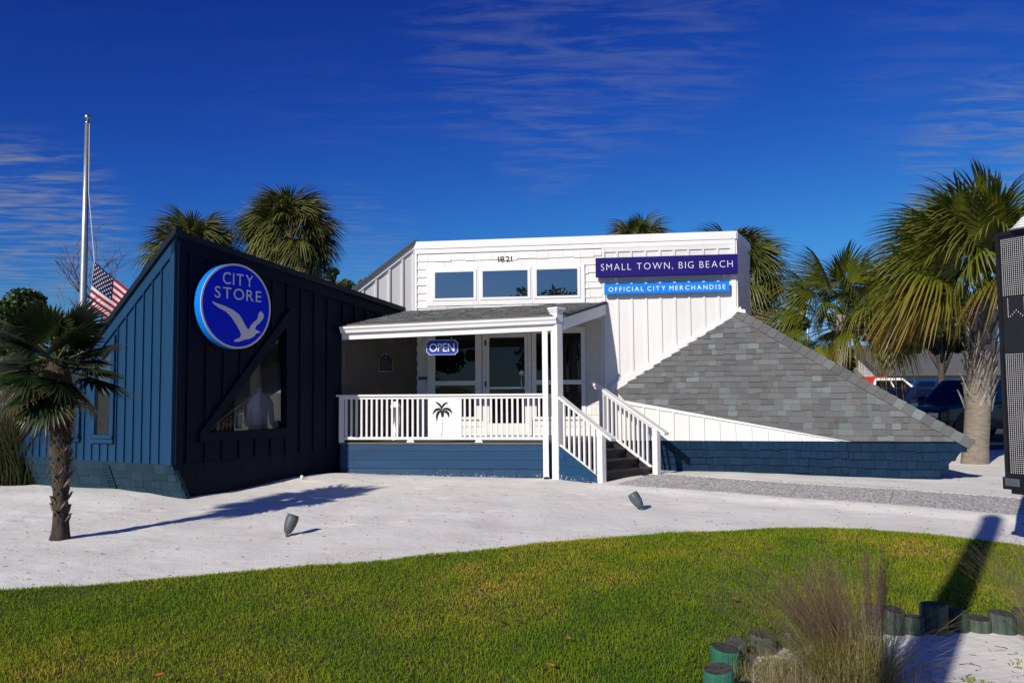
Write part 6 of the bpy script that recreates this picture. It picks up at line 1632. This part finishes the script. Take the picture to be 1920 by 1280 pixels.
def vehicle(label, cat, loc, rot, paintm, kind='pickup', name='pickup_truck', scale=1.0):
    root = thing(name, label, cat, loc); ROOT[root.name] = Vector((0, 0, 0))
    W = .94 if kind == 'pickup' else .90
    # lower body: stations from nose (+x) to tail, (x, bottom, shoulder, halfwidth)
    if kind == 'pickup': st = [(2.72, .50, .78, .70), (2.66, .42, .98, .86), (2.45, .40, 1.06, W), (1.60, .40, 1.12, W), (1.05, .40, 1.16, W), (-.70, .40, 1.16, W), (-.78, .40, 1.14, W), (-2.60, .42, 1.16, W), (-2.68, .50, 1.12, W * .97)]; cab = dict(b=(1.18, -.74), t=(.42, -.52), zb=1.14, zt=1.80); wx = (1.78, -1.72); wr = .40
    else: st = [(2.25, .45, .66, .66), (2.2, .34, .78, .82), (1.95, .30, .86, W), (1.2, .30, .96, W), (.9, .30, 1.0, W), (-1.6, .30, 1.02, W), (-2.15, .34, .98, W * .97), (-2.28, .45, .86, .8)]; cab = dict(b=(1.15, -2.02), t=(.35, -1.55), zb=.99, zt=1.60); wx = (1.42, -1.40); wr = .34
    mb = MB(); ns = len(st)
    for x, zb, zs2, hw in st:
        for y, z in ((-hw * .93, zb), (-hw, zb + (zs2 - zb) * .45), (-hw * .985, zs2 - .06), (-hw * .90, zs2), (hw * .90, zs2), (hw * .985, zs2 - .06), (hw, zb + (zs2 - zb) * .45), (hw * .93, zb)): mb.v.append((x, y, z))
    for k in range(ns - 1):
        for j in range(8): a = k * 8 + j; b_ = k * 8 + (j + 1) % 8; mb.f.append((a, b_, b_ + 8, a + 8))
    mb.f.append(tuple(range(8))); mb.f.append(tuple(reversed(range((ns - 1) * 8, ns * 8))))
    body = mb.build('body', paintm, root, bevel=.02)
    (fb, rb_), (ft, rt) = cab['b'], cab['t']; zb, zt = cab['zb'], cab['zt']; hb, ht = W * .90, W * .74
    gh = [(rb_, -hb, zb), (fb, -hb, zb), (fb, hb, zb), (rb_, hb, zb), (rt, -ht, zt), (ft, -ht, zt), (ft, ht, zt), (rt, ht, zt)]
    cb = MB().hexa([Vector(q) for q in gh]).build('cab', paintm, root, bevel=.05)
    def panel(q, nm, s0, s1, t0, t1, m_, par, off=.008):
        a, b_, c, d = [Vector(v) for v in q]; nn = (b_ - a).cross(d - a).normalized()
        def S(s, t): return (a * (1 - s) + b_ * s) * (1 - t) + (d * (1 - s) + c * s) * t
        return MB().hexa([S(s0, t0) - nn * .02, S(s1, t0) - nn * .02, S(s1, t1) - nn * .02, S(s0, t1) - nn * .02, S(s0, t0) + nn * off, S(s1, t0) + nn * off, S(s1, t1) + nn * off, S(s0, t1) + nn * off]).build(nm, m_, par)
    panel((gh[1], gh[2], gh[6], gh[5]), 'windscreen', .06, .94, .08, .9, M['carglass'], cb)
    panel((gh[3], gh[0], gh[4], gh[7]), 'rear_window', .12, .88, .2, .88, M['carglass'], cb)
    for q in ((gh[0], gh[1], gh[5], gh[4]), (gh[2], gh[3], gh[7], gh[6])):
        flip = q[0] == gh[2]
        for s0, s1 in ((.06, .48), (.52, .90)) if not flip else ((.10, .48), (.52, .94)):
            panel(q, 'side_window', s0, s1, .10, .86, M['carglass'], cb)
    for sy in (-1, 1):
        MB().box(Frame((0, 0, 0), (1, 0, 0), (0, 1, 0), (0, 0, 1)), st[0][0] - .16, st[0][0] - .01, sy * .60 - .16, sy * .60 + .16, st[1][2] - .22, st[1][2] - .08).build('headlight', M['headl'], root, bevel=.02)
        MB().box(WORLDF, st[1][0] - .22, st[1][0] - .06, sy * .83 - .06, sy * .83 + .06, st[1][2] - .19, st[1][2] - .10).build('marker_lamp', M['amber'], root, bevel=.01)
        MB().box(WORLDF, st[-1][0] + .0, st[-1][0] + .1, sy * .78 - .1, sy * .78 + .1, .8, 1.05).build('tail_light', M['redl'], root)
        MB().box(WORLDF, fb - .42, fb - .26, sy * (W + .02), sy * (W + .20), zb + .02, zb + .18).build('mirror', M['plastic'], root, bevel=.02)
        for x in wx:
            w = MB().lathe((x, sy * (W - .22), wr), [(wr * .55, -.11), (wr * .93, -.11), (wr, -.07), (wr, .07), (wr * .93, .11), (wr * .55, .11)], 28, axis=(0, 1, 0)).build('wheel', M['tyre'], root, smooth=False)
            MB().lathe((x, sy * (W - .22 + .075), wr), [(wr * .6, -.02), (wr * .58, .02), (wr * .2, .045), (.03, .045)], 20, axis=(0, sy, 0)).build('rim', M['rim'], w)
            MB().lathe((x, sy * (W - .028), wr + .03), [(wr * 1.2, 0), (wr * 1.2, .034), (wr * 1.12, .036)], 28, axis=(0, sy, 0)).build('wheel_arch', M['plastic'], root)
        for xh in (.15, -.62): MB().box(WORLDF, xh - .08, xh + .08, sy * W - .02, sy * W + .03, zb - .14, zb - .11).build('door_handle', paintm, root)
    MB().box(WORLDF, st[0][0] - .05, st[0][0] + .03, -.42, .42, st[0][2] - .22, st[0][2] + .10).build('grille', M['plastic'], root)
    MB().box(WORLDF, st[0][0] - .12, st[0][0] + .07, -.84, .84, st[0][1] - .06, st[0][1] + .10).build('bumper', M['plastic'], root, bevel=.03)
    if kind == 'pickup':
        MB().box(WORLDF, -2.58, -.86, -.72, .72, 1.02, 1.163).build('load_bed', M['dark'], root)
    root.rotation_euler = (0, 0, rot); root.scale = (scale,) * 3
    return root
q = onY(1812, 828, 23.6)
vehicle('dark green pickup truck parked behind the large palm trunk', 'pickup truck', (q.x + .35, 23.8, -.02), math.radians(207), paint('dark_green_paint', (.006, .020, .014)))
q = onY(1668, 800, 27.5)
vehicle('dark blue car parked between green pickup and white pickup', 'car', (q.x + .9, 28.2, -.02), math.radians(205), paint('dark_blue_paint', (.010, .016, .05)), 'car', 'parked_car')
q = onY(1664, 720, 33)
tw = vehicle('white pickup truck with a red load behind the hip roof', 'pickup truck', (q.x + .2, 33.5, -.02), math.radians(-14), paint('white_paint_gloss', (.78, .78, .78)), scale=1.1)
rl = onY(1645, 712, 33.0); MB_ = MB(); 
for k in range(1):
    R_ = Frame((rl.x, 33.3, rl.z - .22), (1, -.2, 0), (-.2, -1, 0), (0, 0, 1)); MB_.box(R_, -.42, .42, -.35, .35, 0, .36)
tag(MB_.build('red_crate', mat('red_plastic', (.45, .02, .015), .5), bevel=.04), 'red box standing in the bed of the white pickup', 'crate')
q = onY(1715, 720, 36)
vehicle('bright blue car furthest back beside the white pickup', 'car', (q.x + .1, 36.5, .12), math.radians(195), paint('mid_blue_paint', (.006, .045, .18)), 'car', 'parked_car', 1.12)
q = onY(66, 730, 34)
vehicle('pale car glimpsed behind the windmill palm trunk', 'car', (q.x, 36, .2), math.radians(10), paint('silver_paint', (.6, .62, .64)), 'car', 'parked_car')

# ------------------------------------------------------------------ houses and fence beyond the car park
def house(label, x, y, w, d, h, rot, wallm, seed, pitch_=.42):
    root = thing('house', label, 'house', (x, y, -.2), 'houses beyond the car park'); ROOT[root.name] = Vector((0, 0, 0)); g = random.Random(seed)
    wl = MB().box(WORLDF, -w / 2, w / 2, -d / 2, d / 2, 0, h).build('wall', wallm, root)
    rh = d / 2 * pitch_; ov = .5
    for sgn in (-1, 1):
        MB().hexa([Vector((-w / 2 - ov, sgn * (d / 2 + ov), h - ov * pitch_)), Vector((w / 2 + ov, sgn * (d / 2 + ov), h - ov * pitch_)), Vector((w / 2 + ov, 0, h + rh)), Vector((-w / 2 - ov, 0, h + rh)), Vector((-w / 2 - ov, sgn * (d / 2 + ov), h - ov * pitch_ + .12)), Vector((w / 2 + ov, sgn * (d / 2 + ov), h - ov * pitch_ + .12)), Vector((w / 2 + ov, 0, h + rh + .12)), Vector((-w / 2 - ov, 0, h + rh + .12))]).build('roof', M['shingles'][1 + (seed % 2)], root)
    for sx in (-1, 1): MB().prism(Frame((sx * (w / 2 - .02), 0, h), (0, 1, 0), (sx, 0, 0), (0, 0, 1)), [(-d / 2, 0), (d / 2, 0), (0, rh)], -.05, .03).build('gable', wallm, root)
    k = int(w // 2.6)
    for i in range(k):
        xw = -w / 2 + w * (i + .5) / k
        if i == k // 2:
            dd_ = MB().box(WORLDF, xw - .5, xw + .5, -d / 2 - .06, -d / 2 - .003, .02, 2.1).build('door', M['wood'], root); continue
        wn2 = MB().box(WORLDF, xw - .6, xw + .6, -d / 2 - .05, -d / 2 - .003, .9, 2.1).build('window', M['trim'], root)
        MB().box(WORLDF, xw - .5, xw + .5, -d / 2 - .058, -d / 2 - .052, 1.0, 2.0).build('pane', M['carglass'], wn2)
    root.rotation_euler = (0, 0, rot); return root
cream = mat('cream_render', (.62, .59, .52), .8, var=.06); tanw = mat('tan_render', (.42, .36, .28), .8, var=.08)
q = onY(1655, 720, 58); house('white walled house with grey gable roof above the white pickup', q.x, 60, 11, 8, 2.6, .06, cream, 1)
q = onY(1790, 720, 55); house('long cream house with dark grey roof left of the palm trunk', q.x + .5, 56, 13, 9, 2.7, -.05, cream, 2)
q = onY(1530, 700, 64); house('grey roofed house mostly hidden behind the young palm', q.x, 66, 12, 9, 2.7, .1, tanw, 3)
q = onY(1890, 720, 32)
fn = thing('fence', 'weathered grey board fence beside the display board', 'fence', (q.x, 31.5, 0)); gf = random.Random(3)
fm = mat('weathered_fence_wood', (.17, .16, .15), .9, var=.2, scale=5, stretch=(3, 3, .4), obj_rand=.2)
for k in range(26):
    xk = q.x - .55 + k * .155
    MB().box(WORLDF, xk, xk + .145, 31.5, 31.525, -.1, 1.85 + gf.uniform(-.02, .02)).build('board', fm, fn)
for zf in (.4, 1.5): MB().box(WORLDF, q.x - .5, q.x + 3.4, 31.53, 31.58, zf, zf + .09).build('rail', fm, fn)
# street lamp far off, left of the young palm
q = onY(1458, 583, 60); sl_o = thing('street_lamp', 'distant street lamp head on a bent arm above the hip roof', 'street lamp', (q.x + 2.2, 60, -.2))
MB().tube([(q.x + 2.2, 60, -.2), (q.x + 2.2, 60, q.z - .3), (q.x + 1.6, 60, q.z + .05), (q.x + .3, 60, q.z)], [.10, .08, .06, .05], 8).build('pole', M['pole'], sl_o)
MB().hexa([Vector((q.x - .5, 59.8, q.z - .08)), Vector((q.x + .4, 59.8, q.z - .06)), Vector((q.x + .4, 60.2, q.z - .06)), Vector((q.x - .5, 60.2, q.z - .08)), Vector((q.x - .35, 59.86, q.z + .07)), Vector((q.x + .4, 59.86, q.z + .08)), Vector((q.x + .4, 60.14, q.z + .08)), Vector((q.x - .35, 60.14, q.z + .07))]).build('lamp_head', M['gutter'], sl_o)
